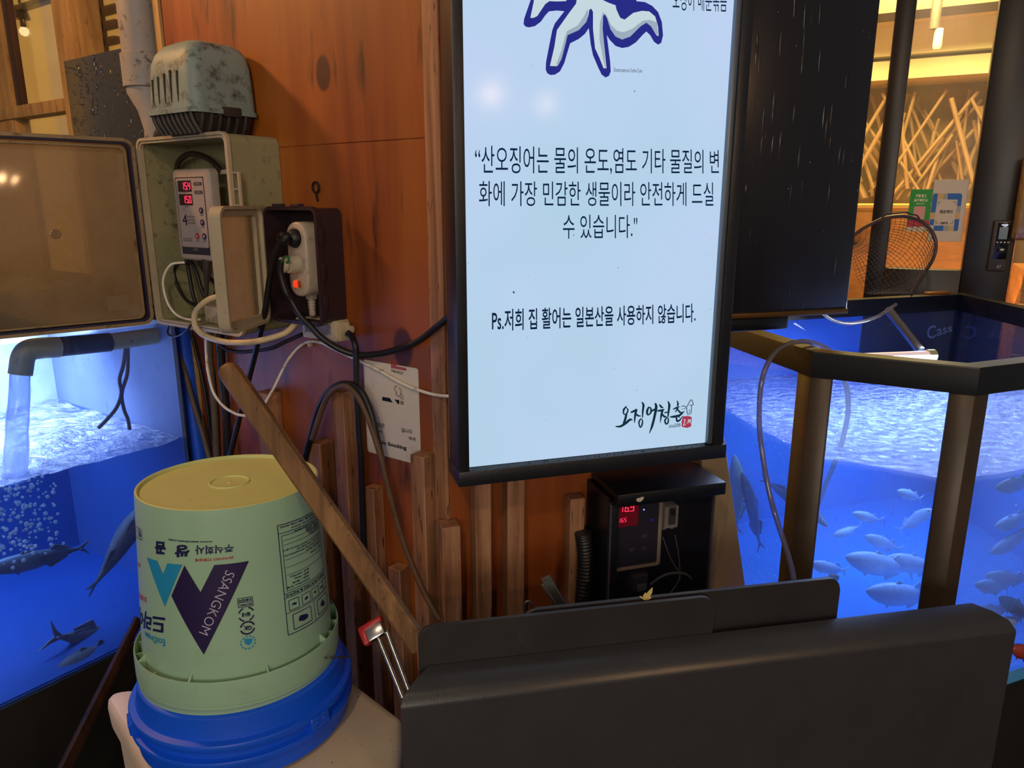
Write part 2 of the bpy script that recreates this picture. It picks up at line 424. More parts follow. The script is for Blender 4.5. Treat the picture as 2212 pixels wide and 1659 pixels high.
mat('gasket', '1d1a3a', .5)
mat('aerator_plastic', '889a96', .55, 0, '748a88', 8, dirt='2e2c22', dirt_scale=26, dirt_lo=.52, dirt_hi=.66, bump=.1, bump_scale=120)
mat('aerator_base', '3c3535', .5, 0, '2a2626', 10, dirt='161210', dirt_scale=30)
mat('pipe_grey', '9a9694', .5, 0, '8c8886', 9, dirt='2c2420', dirt_scale=34, dirt_lo=.57, dirt_hi=.68)
mat('pvc_cream', 'c4bc84', .4, 0, 'b4ac74', 12, dirt='4a442c', dirt_scale=30)
mat('socket_plastic', '2b1c22', .42, 0, '33232a', 9)
mat('controller_case', 'b0a39b', .45, 0, 'a4968d', 12, dirt='4d4038', dirt_scale=50, dirt_lo=.6, dirt_hi=.75)
mat('controller_face', 'a2989a', .4, dirt='6f6462', dirt_scale=30, dirt_lo=.6, dirt_hi=.8)
mat('strip_white', 'b8a898', .4, dirt='8c7d6c', dirt_scale=30)
mat('ink_black', '141316', .5); mat('ink_navy', '1c1a4e', .45); mat('ink_cyan', '1f8fc0', .45); mat('ink_red', 'b02a2c', .45); mat('ink_violet', '231548', .45)
mat('ink_silver', 'b9b6cf', .45)
mat('display_dark', '22060c', .2)
glow('led_red', 'ff3050', 2.6); glow('led_blue', '3a3cff', 2.0); glow('switch_red', 'ff3a20', 1.3); glow('led_white', 'd8e4ff', 1.2)
mat('switch_amber', 'b8501a', .3)
mat('green_wire', '1f6b3e', .5)
mat('paper_white', 'e0d6cc', .6, 0, 'd4c8bc', 10, dirt='6d6058', dirt_scale=22, dirt_lo=.6, dirt_hi=.75)
mat('sticker_pink', 'b0505a', .6)
mat('bucket_green', '98bda0', .42, 0, '9ec2a4', 6, dirt='8aa886', dirt_scale=14, dirt_lo=.55, dirt_hi=.9, spec=.4)
mat('bucket_base_warm_lit', 'c8d08c', .5, 0, 'bec884', 7, dirt='7d7640', dirt_scale=40, dirt_lo=.64, dirt_hi=.78)  # yellower than the sides: warm light put into the colour, plus dirt specks
mat('bucket_blue', '0c5cf0', .4, 0, '0a54dc', 8, dirt='123a74', dirt_scale=30, dirt_lo=.62, dirt_hi=.78)
mat('tub_white', 'd8c4a4', .55, 0, 'c8b290', 6, dirt='3b2c1e', dirt_scale=60, dirt_lo=.62, dirt_hi=.7)
mat('steel', 'a8a6a4', .25, 1); mat('dull_steel', '6a6866', .4, .8, dirt='3c342c', dirt_scale=40)
mat('red_plastic', 'b01c22', .35)
mat('leaf', 'c9b46a', .6)
mat('beige_board', '9c845a', .55, 0, '8c7650', 5, dirt='4a3a24', dirt_scale=20, dirt_lo=.62, dirt_hi=.78)
mat('rail_black', '0b0c10', .34, 0, '121217', 9, spec=.35)
mat('post_steel', '4c3c2a', .4, .2, '3a2c1e', 6, dirt='7a3020', dirt_scale=7, dirt_lo=.6, dirt_hi=.72)
mat('tank_blue', '0c3f80', .6, 0, '10488c', 3); mat('tank_blue_bright', '4a9ce0', .6, 0, '56a6e8', 3)
mat('tank_blue_pale', '4a6ca4', .6, 0, '40609a', 4)
mat('tank_base', '15130f', .6, 0, '1d1a14', 8)
mat('tank_white', 'd4e0f4', .6, 0, 'b0c4ec', 9); mat('tank_grey', '8494b8', .6, 0, '7484ac', 6)
mat('blue_hose', '1c5cf0', .4, 0, '184ed0', 12)
mat('fish_silver', 'c4ccd8', .3, 0, 'f2f4f6', 18, (1, 1, 1), spec=.7)
mat('fish_green', 'a4a880', .35, 0, 'c4c8a4', 20)
mat('fish_dark', '4c4a48', .4, 0, '76787c', 16)
mat('fish_brown', '6a5c54', .6, 0, '8a7868', 24, dirt='3c322c', dirt_scale=40)
mat('fish_gold', '8a7644', .35, .2, 'b39c60', 18)
mat('fish_red', 'a8402c', .4, 0, '8c3424', 18)
mat('eye_black', '08080a', .1)
mat('tape_black', '17120f', .5)
mat('net_cord', '33241c', .6); mat('net_hoop', '6a4420', .4, 0, '3a2a3c', 9)
mat('cream_wall', 'dcd0a8', .7, 0, 'd0c090', 3)
mat('twig', 'a07c54', .7, 0, '8c6a44', 8)
mat('door_black', '171312', .35, .2, '221c18', 6)
mat('sign_white', 'd8c8a6', .5); mat('sign_green', '129a2a', .5); mat('sign_blue', '1463a8', .5); mat('sign_tan', 'd4b070', .5); mat('sign_grey', 'a6a590', .5); mat('sign_pink', 'dc9a88', .5); mat('sign_cream', 'f0e4b8', .5)
mat('reader_grey', '4a4442', .4, .3); mat('reader_black', '0c0c0f', .12)
mat('floor_tile', '2a2623', .6, 0, '34302c', 5)
wet_black('wet_panel', '2c2a2a', .2, .6, 48, (1, 1, .45), '242a2c')
wet_black('wet_board', '1a181e', .22, .6, 85, (1, 1, .10), '15161f')
glass('clear_glass', 'f4f8ff', .05)
glass('tank_glass', 'dfe9ff', .05, .03, '7f95c8', .07, 4, .8, 120)
glass('hazy_tank_glass', 'd8e6ff', .05, .03, 'a0aac8', .26, 4, .8, 130)
glass('box_cover_plastic', 'e8dcc4', .16, .10, 'c0b094', .46, 3.0)
glass('socket_cover_plastic', 'eadfc8', .25, .14, 'd2c4a4', .95, 5)
glass('cabinet_pane', 'f0f0f4', .05, .05, '5c5c66', .08, 5)
glass('clear_hose', 'c8c4d0', .25, .1, '9a938c', .45, 8)
glass('plastic_wrap', 'f0e0c0', .35, .08, 'b89a70', .25, 20, 1, 40)
glass('pouring_water', 'e8f0ff', .3, .08, 'e8ecff', .34, 22, 1.0, 70, .2)
water('left_water', 'a4d0ff', 'd8e6ff', .38, 24, 1.0, .25)
water('right_water', 'a8d0ff', '4a6cd8', .36, 40, 1.0, .05)

# ------------------------------------------------------------------ the setting
def structure(mb, name, m, loc=None):
    return tag(mb.build(name, m, None, loc), kind='structure')
structure(MB().prism([(-4, -2.5, -.05), (5, -2.5, -.05), (5, 6, -.05), (-4, 6, -.05)], V((0, 0, .05))), 'floor', 'floor_tile')
zs_ = A.pix(720, 311)[1]; wl = MB().box(A, -.02, .777, -.10, 0, 0, zs_ - .0007, .0008, 1); wl.box(A, -.02, .777, -.10, 0, zs_ + .0007, 2.75, .0008, 1); wl.box(A, -.02, .777, -.10, -.002, zs_ - .001, zs_ + .001); structure(wl, 'wall_left', 'plywood')
structure(MB().hexa([B.P(0, 0, 0), B.P(.56, 0, 0), B.P(.56, -.1, 0), B.P(.05, -.1, 0), B.P(0, 0, 2.75), B.P(.56, 0, 2.75), B.P(.56, -.1, 2.75), B.P(.05, -.1, 2.75)]), 'wall_right', 'plywood')
structure(MB().box(A, .742, .776, 0, .007, 0, 2.75, .002), 'trim_corner', 'timber')
structure(MB().box(A, -.045, -.02, -.10, .006, 0, 2.75, .002), 'trim_edge', 'pale_wood')

# timber offcuts standing against the plywood, each its own post
def post(fr, u0, u1, n, top, label):
    mb = MB().box(fr, u0, u1, .001, n, 0, top, .0015, 1)
    return tag(mb.build('timber_post', 'timber', None, fr.P((u0 + u1) / 2, n / 2, 0)), label, 'post', 'timber posts along the plywood wall')
post(A, .258, .295, .041, 1.098, 'timber post behind the wooden stick, near the blue hose')
post(A, .423, .459, .040, 1.014, 'short timber post whose top shows just right of the upturned bucket')
post(A, .497, .531, .034, 1.134, 'tall timber post under the arched black hose')
post(A, .574, .601, .030, .943, 'dark narrow timber post below the no smoking notice, behind the sagging strip')
post(A, .633, .666, .031, .785, 'lowest timber post, just above the red-ended chrome handle')
post(A, .712, .747, .039, 1.043, 'timber post covering the lower corner of the no smoking notice')
post(B, -.026, .009, .042, .917, 'short timber post under the lower left corner of the light box')
post(B, .037, .068, .044, 1.16, 'left one of the two timber posts running up behind the light box')
post(B, .101, .135, .040, 1.16, 'right one of the two timber posts running up behind the light box')
post(B, .231, .262, .034, .940, 'timber post standing next to the black control cabinet')

# the old window left of the plywood: posts, rails, glass and the warm room behind
WN = -.5
wr = thing('window_1', None, None, A.P(-1.6, WN, 0)); wr['kind'] = 'structure'
def wpix(x0, x1, y, off): return A.pix(x0, y, off)[0], A.pix(x1, y, off)[0]
u = wpix(-60, 8, 100, WN); MB().box(A, u[0] - .5, u[1], WN - .06, WN, 0, 2.9, .004).build('window_post', 'pale_wood', wr)
u = wpix(108, 146, 0, WN + .08); MB().box(A, u[0], u[1], WN - .03, WN + .08, 0, 2.9, .004).build('window_post', 'pale_wood', wr)
u = wpix(176, 188, 0, WN); MB().box(A, u[0], u[1], WN - .06, WN, 0, 2.9, .003).build('window_post', 'dark_wood', wr)
u = wpix(252, 330, 0, WN); MB().box(A, u[0], u[1] + .5, WN - .06, WN - .02, 0, 2.9, .003).build('window_post', 'pale_wood', wr)
u = wpix(12, 26, 60, WN); MB().box(A, u[0], u[1], WN - .02, WN + .004, 1.90, 2.9, .003).build('muntin', 'dark_wood', wr)
u = wpix(13, 30, 275, WN); MB().box(A, u[0], u[1], WN - .02, WN + .004, 0, 1.86, .003).build('muntin', 'pale_wood', wr)
z0, z1 = A.pix(40, 256, WN)[1], A.pix(40, 229, WN)[1]
MB().box(A, -2.6, -1.56, WN - .05, WN + .012, z0, z1, .004).build('window_rail', 'pale_wood', wr)
MB().box(A, -2.9, -.3, WN - .032, WN - .028, 0, 2.9).build('window_pane', 'clear_glass', wr)
for k, y in enumerate((12, 45, 80)):
    a = A.pix(203, y, WN - .04); b = A.pix(250, y + 10, WN - .04)
    MB().box(A, a[0], b[0], WN - .06, WN - .034, min(a[1], b[1]) - .004, max(a[1], b[1]) - .012, .002).build('louvre_slat', 'dark_wood', wr)
structure(MB().box(A, -4.3, -4.2, -3.5, .6, 0, 3.6).box(A, -4.2, -1.5, -2.6, -2.5, 0, 3.6), 'wall_window_room', 'cream_wall')
z = A.pix(60, 12, -1.2)[1]
tag(MB().box(A, -4.15, -2.0, -1.22, -1.17, z - .02, z + .01, .004).build('lamp_track', 'black_metal', None, A.P(-3.1, -1.2, z)), 'dark ceiling track behind the old window', 'track')
pb = A.W(52, 68, -1.2); t = thing('pendant_lamp', 'glowing round bulb hanging behind the old window', 'lamp', pb)
MB().ball(pb, .026, 3).build('bulb', glow('bulb_glow', 'ffd890', 2.2), t)
MB().lathe(pb, (0, 0, 1), [(.012, .022), (.016, .03), (.016, .07), (.006, .08), (.004, .16)], 16).build('socket', 'black_metal', t)
q = A.W(45, 25, -1.2); t2 = thing('spotlight', 'small dark spotlight hanging behind the old window', 'lamp', q)
MB().lathe(q, (0, 0, -1), [(.03, -.03), (.035, 0), (.045, .04), (.03, .042)], 20).build('lamp_head', 'black_metal', t2)
MB().tube([q + V((0, 0, .02)), q + V((0, 0, .10))], .008, 8).build('stem', 'black_metal', t2)

# ------------------------------------------------------------------ light box sign
SN, SP = .125, .112           # frame front, poster face (distance from the wall)
SU0, SU1, SZ0, SZ1 = .008, .470, 1.058, 2.02
sg = thing('light_box_sign', 'tall lit light box with navy Korean lettering in a black frame on the corner wall', 'sign', B.P(.25, .06, 1.03))
MB().box(B, SU0 - .012, SU1 + .030, .047, SP - .006, SZ0 - .02, SZ1 + .03, .002).build('case', 'black_frame', sg)
MB().box(B, SU0 - .018, SU0, .047, SN, SZ0 - .026, SZ1 + .03, .002).build('frame_side', 'black_frame', sg)
MB().box(B, SU1 + .012, SU1 + .034, .047, SN, SZ0 - .003, SZ1 + .03, .002).build('frame_side', 'black_frame', sg)
MB().box(B, SU1 + .002, SU1 + .012, SP - .004, SN - .004, SZ0, SZ1, .001).build('inner_trim', mat('trim_silver', '6d7784', .35, .6), sg)
MB().box(B, SU0 - .020, SU1 + .040, .047, SN + .003, SZ0 - .029, SZ0 - .002, .002).build('frame_bottom', 'black_frame', sg)
m, nt, out = nt_new('poster'); MATS['poster'] = m
tc = coords(nt, (1, 1, 1)); n = nd(nt, 'ShaderNodeTexNoise', i_Scale=3.0, i_Detail=2.0); nt.links.new(tc, n.inputs['Vector'])
r = ramp(nt, [(.3, 'b4d4ea'), (.7, 'c2d6f6')]); nt.links.new(n.outputs[0], r.inputs[0])
sp = nd(nt, 'ShaderNodeTexNoise', i_Scale=130.0, i_Detail=2.0); nt.links.new(tc, sp.inputs['Vector'])
r2 = ramp(nt, [(.20, 1.), (.23, 0.)]); nt.links.new(sp.outputs[0], r2.inputs[0])
cl = mixc(nt, r2.outputs[0], r.outputs[0], '3a4450')
e = nd(nt, 'ShaderNodeEmission', i_Strength=.97); nt.links.new(cl, e.inputs[0])
g = nd(nt, 'ShaderNodeBsdfGlossy', i_Roughness=.11); mx = nd(nt, 'ShaderNodeMixShader'); mx.inputs[0].default_value = .0045
nt.links.new(e.outputs[0], mx.inputs[1]); nt.links.new(g.outputs[0], mx.inputs[2]); nt.links.new(mx.outputs[0], out.inputs[0])
MB().box(B, SU0, SU1 + .003, SP - .005, SP, SZ0, SZ1).build('poster_panel', 'poster', sg)
def lit_ink(name, col): return glow(name, col, .9)
lit_ink('lit_navy', '0c2440'); lit_ink('lit_indigo', '2c2f8c'); lit_ink('lit_pale', 'cfe2ea'); lit_ink('lit_grey', 'a3b6c8'); lit_ink('lit_red', 'b03a55'); lit_ink('lit_teal', '14303e')
TO = SP + .0006
def sign_line(body, bl, br, tl, tr, m='lit_navy', bold=0.0, name='lettering'):
    mb = MB(); add_text(mb, body, quad_on(B, TO, bl, br, tl, tr), bold); return mb.build(name, m, sg)
sign_line('“산오징어는 물의 온도,염도 기타 물질의 변', (1026, 377), (1553, 377), (1026, 314), (1553, 324))
sign_line('화에 가장 민감한 생물이라 안전하게 드실', (1034.7, 445.5), (1541, 445), (1034.7, 391), (1541, 394))
sign_line('수 있습니다."', (1216, 516), (1376.7, 514), (1216, 463), (1376.7, 464.5))
sign_line('Ps.저희 집 활어는 일본산을 사용하지 않습니다.', (1062.7, 716), (1502.5, 696), (1062.7, 668), (1502.5, 655), bold=.012)
sign_line('오징어 매운볶음', (1453, 22), (1570, 26), (1453, -26), (1570, -20))
sign_line('Dreamcreateicons Outline Color', (1326, 155), (1388, 157), (1326, 146), (1388, 149))
sign_line('since2008', (1445, 924.5), (1470, 921.5), (1445, 916), (1470, 914), 'lit_teal', .01)
# squid drawing (points measured on the poster)
z2 = lambda pts: [(950 + x / 3.16, y / 3.16) for x, y in pts]
def sheet(pts, off, m, name):
    mb = MB(); mb.poly(px_poly(B, SP + off, z2(pts))); mb.bm.normal_update(); bmesh.ops.triangulate(mb.bm, faces=mb.bm.faces); return mb.build(name, m, sg)
sheet([(640, -60), (620, 0), (575, 130), (572, 165), (585, 182), (610, 187), (650, 178), (690, 148), (720, 105), (745, 78), (800, 72), (850, 77), (785, 160), (768, 205), (745, 320), (725, 425), (723, 475), (733, 500), (755, 512), (785, 510), (820, 488), (850, 430), (872, 355), (890, 296), (950, 265), (990, 232), (1017, 193), (1030, 300), (1045, 375), (1080, 458), (1105, 510), (1132, 529), (1155, 518), (1167, 488), (1163, 420), (1140, 240), (1160, 272), (1200, 314), (1245, 328), (1290, 320), (1340, 288), (1385, 238), (1410, 215), (1436, 240), (1462, 285), (1490, 305), (1512, 292), (1524, 240), (1516, 150), (1490, 82), (1450, 40), (1400, 14), (1340, 8), (1370, -60)], .0004, 'lit_indigo', 'squid_outline')
sheet([(648, -40), (640, 20), (618, 122), (640, 122), (665, 110), (695, 65), (720, 28), (748, 8), (800, 10), (860, 8), (900, -40)], .0008, 'lit_pale', 'squid_body')
sheet([(940, -60), (934, 0), (930, 25), (880, 92), (800, 205), (782, 320), (752, 450), (800, 452), (830, 405), (858, 300), (872, 240), (950, 205), (1000, 150), (1015, 108), (1020, 68), (1033, 58), (1046, 80), (1046, 200), (1060, 330), (1090, 395), (1118, 466), (1138, 466), (1122, 300), (1112, 200), (1115, 108), (1128, 96), (1142, 125), (1165, 200), (1200, 250), (1245, 270), (1300, 250), (1370, 180), (1410, 155), (1442, 180), (1480, 242), (1494, 246), (1490, 180), (1470, 112), (1430, 78), (1380, 74), (1320, 88), (1262, 134), (1232, 122), (1206, 66), (1200, 36), (1150, 18), (1100, -6), (1080, -60)], .0008, 'lit_pale', 'squid_body')
sheet([(1008, 60), (985, 110), (940, 175), (868, 212), (852, 260), (830, 345), (795, 440), (808, 446), (832, 400), (858, 300), (872, 240), (950, 205), (1000, 150), (1016, 105)], .0011, 'lit_grey', 'squid_shading')
sheet([(1112, 84), (1092, 160), (1090, 270), (1112, 390), (1128, 462), (1134, 462), (1122, 300), (1112, 200), (1115, 108), (1128, 92)], .0011, 'lit_grey', 'squid_shading')
sheet([(1134, 92), (1168, 170), (1210, 210), (1255, 220), (1315, 196), (1385, 142), (1430, 135), (1484, 152), (1490, 235), (1482, 240), (1442, 180), (1410, 155), (1370, 180), (1300, 250), (1245, 270), (1200, 250), (1165, 200), (1142, 125)], .0011, 'lit_grey', 'squid_shading')
# brush-written shop mark
z4 = lambda pts: [(1300 + x / 8.508, 840 + y / 8.508) for x, y in pts]
def brush(strokes, m, off=.0008, name='shop_mark'):
    mb = MB()
    for pts, ws in strokes:
        P = spline([V((x, y, 0)) for x, y in pts], 6); Lp, Rp = [], []
        for i, p in enumerate(P):
            d = (P[min(i + 1, len(P) - 1)] - P[max(i - 1, 0)]).normalized(); f = i / (len(P) - 1) * (len(ws) - 1); k = min(int(f), len(ws) - 2)
            w = (ws[k] + (ws[k + 1] - ws[k]) * (f - k)) / 2; q = V((-d.y, d.x, 0)) * w
            Lp.append((p + q)[:2]); Rp.append((p - q)[:2])
        a = [mb.bm.verts.new(B.W(*v, SP + off)) for v in z4(Lp)]; b = [mb.bm.verts.new(B.W(*v, SP + off)) for v in z4(Rp)]
        for i in range(len(a) - 1): mb.bm.faces.new((a[i], a[i + 1], b[i + 1], b[i]))
    return mb.build(name, m, sg)
brush([([(455, 320), (405, 380), (400, 450), (430, 470), (470, 430), (478, 380), (450, 345)], [22, 38, 26, 20, 30, 26, 14]), ([(452, 460), (430, 560), (400, 640)], [40, 44, 40]), ([(250, 690), (340, 690), (440, 630), (520, 565), (565, 580)], [16, 40, 46, 44, 10]),
       ([(530, 435), (600, 405), (640, 370)], [26, 44, 20]), ([(640, 375), (615, 470), (605, 560), (600, 625)], [40, 40, 30, 10]), ([(610, 440), (660, 490), (720, 500)], [30, 36, 14]), ([(735, 240), (765, 300), (752, 420), (748, 530)], [16, 44, 34, 18]),
       ([(720, 545), (685, 600), (690, 670), (712, 708), (742, 650), (745, 580), (722, 545)], [20, 30, 26, 22, 30, 24, 16]),
       ([(865, 330), (835, 400), (835, 465), (870, 470), (905, 420), (900, 360), (868, 332)], [26, 44, 34, 26, 36, 30, 20]), ([(905, 410), (950, 390), (990, 360)], [26, 36, 20]), ([(980, 262), (1000, 330), (975, 480), (925, 680), (872, 820)], [30, 52, 46, 44, 8]),
       ([(1062, 285), (1090, 330), (1130, 345)], [26, 40, 20]), ([(1020, 405), (1100, 395), (1150, 375)], [26, 44, 16]), ([(1120, 380), (1095, 480), (1072, 625)], [40, 40, 8]), ([(1100, 450), (1150, 510), (1190, 505)], [26, 40, 14]), ([(1150, 440), (1215, 425)], [26, 22]), ([(1215, 225), (1240, 300), (1225, 430), (1215, 520)], [16, 46, 36, 22]),
       ([(1200, 520), (1160, 580), (1180, 645), (1215, 620), (1222, 560), (1200, 522)], [20, 34, 28, 30, 26, 16]),
       ([(1385, 215), (1400, 280), (1385, 320)], [16, 36, 20]), ([(1310, 375), (1380, 345), (1430, 325)], [20, 34, 12]), ([(1400, 350), (1350, 430)], [34, 14]), ([(1385, 370), (1450, 440), (1490, 420)], [26, 36, 10]), ([(1250, 515), (1330, 510), (1440, 480), (1520, 405)], [16, 46, 38, 8]), ([(1415, 470), (1420, 530)], [30, 26]), ([(1370, 520), (1385, 590), (1430, 575), (1490, 500)], [26, 40, 30, 10])], 'lit_teal')
brush([([(1450, 335), (1500, 312), (1560, 325), (1640, 200), (1678, 290), (1600, 300)], [6, 14, 12, 14, 14, 8]), ([(1462, 372), (1520, 362), (1570, 340)], [6, 10, 8]), ([(1560, 340), (1568, 430), (1590, 485)], [12, 14, 10]), ([(1650, 300), (1645, 400), (1630, 470)], [12, 14, 10]), ([(1610, 380), (1605, 480)], [10, 10])], 'lit_navy', name='squid_mark')
mb = MB(); mb.poly([B.W(*v, SP + .0008) for v in z4([(1490, 505), (1580, 498), (1650, 515), (1655, 600), (1640, 690), (1575, 718), (1500, 705), (1465, 690), (1468, 590)])]); mb.build('red_seal', 'lit_red', sg)
brush([([(1500, 575), (1530, 565), (1520, 620), (1500, 670), (1545, 655)], [8, 12, 12, 12, 8]), ([(1555, 625), (1562, 632)], [12, 12]), ([(1580, 640), (1595, 560), (1610, 620), (1630, 560), (1640, 650)], [8, 12, 10, 12, 8])], 'lit_pale', .0012, 'seal_writing')
# grit lying on the lower frame lip
random.seed(3); mb = MB()
for i in range(46):
    p = B.P(random.uniform(SU0, SU1), random.uniform(SP + .002, SN), SZ0 - .0015); mb.ball(p, random.uniform(.0006, .0012), 1)
tag(mb.build('grit', 'ink_black', None, B.P(.24, SP, SZ0)), 'dark grit lying on the lower lip of the light box', 'grit', kind='stuff')

def raindrops(fr, n, u0, u1, z0, z1, count, seed, parent, run=.25, big=1.0, m=None):
    random.seed(seed); mb = MB()
    for i in range(count):
        u_, z_ = random.uniform(u0, u1), random.uniform(z0, z1); r_ = random.choice((.0009, .0012, .0016, .0022)) * big
        if mnoise.noise(V((u_ * 9, z_ * 5, seed))) < -.1: r_ *= .6
        st = random.uniform(3, 9) if random.random() < run else random.uniform(1.0, 1.6)
        p = fr.P(u_, n, z_); rows = []
        for a in (0, .5, 1.0, 1.45):
            rows.append([p + fr.t * (r_ * math.cos(a) * math.cos(b)) + V((0, 0, r_ * st * math.cos(a) * math.sin(b))) + fr.n * (r_ * .7 * math.sin(a)) for b in [2 * math.pi * k / 8 for k in range(8)]])
        mb.loft(rows, True, False, True)
    o = mb.build('raindrops', m or glass('rain_water', 'b8b4b0', .25, .05), parent, ang=80); o['kind'] = 'stuff'; return o
# big rain-wet board right of the light box and the bar under it
a0, z0 = B.pix(1827, 670, .05); a1, _ = B.pix(1905, 0, .05)
t = thing('black_board', 'tall black rain-wet board right of the light box, over the right tank', 'board', B.P(.68, .03, z0))
MB().box(B, .520, (a0 + a1) / 2, .012, .05, z0, 2.2, .003).build('panel', 'wet_board', t)
raindrops(B, .0502, .522, (a0 + a1) / 2 - .003, z0 + .02, 1.98, 600, 4, t, .12, .42)
MB().box(B, .520, (a0 + a1) / 2, .012, .054, z0 - .006, z0 + .004, .001).build('bottom_edge', mat('brass_edge', '6a4a20', .35, .7), t)
v0 = B.pix(1704, 711, .03)
tag(MB().box(B, .515, v0[0], -.03, .03, v0[1], z0 - .008, .006).build('black_bar', 'rail_black', None, B.P(.6, 0, v0[1])), 'black bar tucked under the wet black board, above the right tank rail', 'bar')

# ------------------------------------------------------------------ weatherproof enclosure with its open clear cover
EU0, EU1, EZ0, EZ1, EN = .036, .348, 1.243, 1.630, .122
en = thing('equipment_enclosure', 'large olive-beige plastic enclosure with its clear cover swung open, temperature controller inside', 'electrical box', A.P(.19, .0, EZ0))
tray(MB(), A, EU0, EU1, EZ0, EZ1, .018, .001, EN - .006, .006).build('body', 'box_plastic', en)
def ring(mb, fr, u0, u1, z0, z1, r, w, n0, n1):
    o = lambda g, n: rr3(fr, u0 + g, u1 - g, z0 + g, z1 - g, max(r - g, .002), n)
    lp = [o(0, n0), o(0, n1), o(w, n1), o(w, n0)]
    return mb.loft(lp + [lp[0]], True, False, False)
mb = MB(); ring(mb, A, EU0 - .003, EU1 + .003, EZ0 - .003, EZ1 + .003, .020, .006, EN - .008, EN); ring(mb, A, EU0 + .004, EU1 - .004, EZ0 + .004, EZ1 - .004, .016, .004, EN - .010, EN - .002)
mb.build('rim', 'box_rim', en)
mb = MB()
for z in (1.600 - .045, 1.600 - .075, 1.600 - .105): mb.box(A, EU1 + .002, EU1 + .018, EN - .014, EN - .008, z, z + .004, .001)
mb.box(A, EU1 + .014, EU1 + .019, EN - .014, EN - .008, 1.495, 1.559, .001); mb.build('latch_frame', 'box_rim', en)
for z in (1.575, 1.315):
    mb = MB(); mb.box(A, EU0 - .012, EU0 - .003, EN - .020, EN - .004, z - .032, z + .004, .002); mb.lathe(A.P(EU0 - .012, EN - .006, z - .034), (0, 0, 1), [(.005, 0), (.005, .042)], 12); mb.build('hinge', 'box_rim', en)
hin = A.P(EU0 - .010, EN - .004, 0); K = Fr((hin.x, hin.y), 48); CW = .322
cov = MB(); slab(cov, K, -CW, -.006, EZ0 - .003, EZ1 + .003, .022, -.012, -.009, .001); cov = cov.build('cover', 'box_cover_plastic', en)
mb = MB(); ring(mb, K, -CW, -.006, EZ0 - .003, EZ1 + .003, .022, .007, -.013, .012); ring(mb, K, -CW + .014, -.022, EZ0 + .011, EZ1 - .013, .016, .0035, -.010, .006)
mb.build('cover_rim', mat('cover_rim', '8f7a5a', .3, dirt='4a3820', dirt_scale=30), cov)
mb = MB(); ring(mb, K, -CW + .0065, -.0125, EZ0 + .0035, EZ1 - .0035, .018, .005, -.008, .010); mb.build('gasket', 'gasket', cov)
mb = MB(); q = K.pix(122, 506, .0); c = K.P(q[0], -.009, q[1]); mb.lathe(c, K.n, [(.009, 0), (.010, .001), (.008, .002), (.007, .001)], 24); mb.lathe(c, K.n, [(.0025, 0), (.002, .002)], 12); mb.build('moulding_mark', 'box_cover_plastic', cov)
q = K.pix(258, 655, 0); MB().box(K, q[0] - .022, q[0] + .022, -.0088, -.0080, q[1] - .016, q[1] + .016).build('worn_sticker', mat('sticker_film', '7d6a4c', .6), cov)

# temperature controller hanging in the enclosure
c0 = A.pix(376, 366, .075); c1 = A.pix(472, 564, .075)
CU0 = A.pix(377, 400, .075)[0]; CU1 = A.pix(457, 400, .075)[0]; CZ1 = c0[1]; CZ0 = A.pix(430, 563, .075)[1]
tc_ = thing('temperature_controller', 'pale grey temperature controller with red digits 15.4 over 15.0, in the open enclosure', 'controller', A.P((CU0 + CU1) / 2, .04, CZ0))
slab(MB(), A, CU0, CU1, CZ0, CZ1, .012, .058, .080, .006).build('case', 'controller_case', tc_)
CN = .0802
du = CU1 - CU0; dz = CZ1 - CZ0
cu = lambda s: CU0 + du * s
cz = lambda t: CZ1 - dz * t
def cface(mb, s0, s1, t0, t1, off=.0004, r=.0): return mb.poly([A.P(a, CN + off, b) for a, b in rrect(cu(s0), cu(s1), cz(t1), cz(t0), r or .0003, 4)])
cface(MB(), .10, .86, .09, .93, .0002, .001).build('faceplate', 'ink_black', tc_)
cface(MB(), .115, .845, .10, .85, .0005, .004).build('face_label', 'controller_face', tc_)
cface(MB(), .115, .845, .85, .925, .0005, .0005).build('face_band', mat('band_navy', '26283a', .4), tc_)
for (t0, t1, txt) in ((.125, .245, '15.4'), (.27, .39, '15.0')):
    d = cface(MB(), .17, .53, t0, t1, .0012, .0005).build('display', 'display_dark', tc_)
    digits(MB(), txt, rect_on(A, CN + .0018, cu(.27), cu(.525), cz(t1 - .022), cz(t0 + .02))).build('digits', 'led_red', d)
for t0, tx in ((.145, '냉방'), (.235, '냉각중')):
    b = cface(MB(), .60, .82, t0, t0 + .036, .0012, .003).build('indicator', mat('indicator_grey', '4a4850', .4), tc_)
    add_text(MB(), tx, rect_on(A, CN + .0017, cu(.66), cu(.77), cz(t0 + .03), cz(t0 + .007))).build('indicator_text', 'controller_face', b)
def cbutton(s, t, m, sym):
    mb = MB(); mb.lathe(A.P(cu(s), CN + .0004, cz(t)), A.n, [(.0068, 0), (.0068, .0012), (.0060, .0018)], 24); b = mb.build('button', m, tc_)
    k = .0032; p = [(0, k), (k, -k * .2), (k * .45, -k * .2), (k * .45, -k), (-k * .45, -k), (-k * .45, -k * .2), (-k, -k * .2)]
    if sym == 'down': p = [(x, -y) for x, y in p]
    if sym == 'ring': p = [(k * math.cos(a), k * math.sin(a)) for a in [i * .5 for i in range(12)]]
    MB().poly([A.P(cu(s) + x, CN + .0023, cz(t) + y) for x, y in p]).build('button_symbol', 'controller_face', b)
cbutton(.735, .445, 'ink_navy', 'up'); cbutton(.735, .575, 'ink_navy', 'down'); cbutton(.565, .725, 'ink_red', 'ring'); cbutton(.755, .725, 'ink_navy', 'ring')
mb = MB(); add_text(mb, '4', rect_on(A, CN + .0012, cu(.20), cu(.33), cz(.61), cz(.49)))
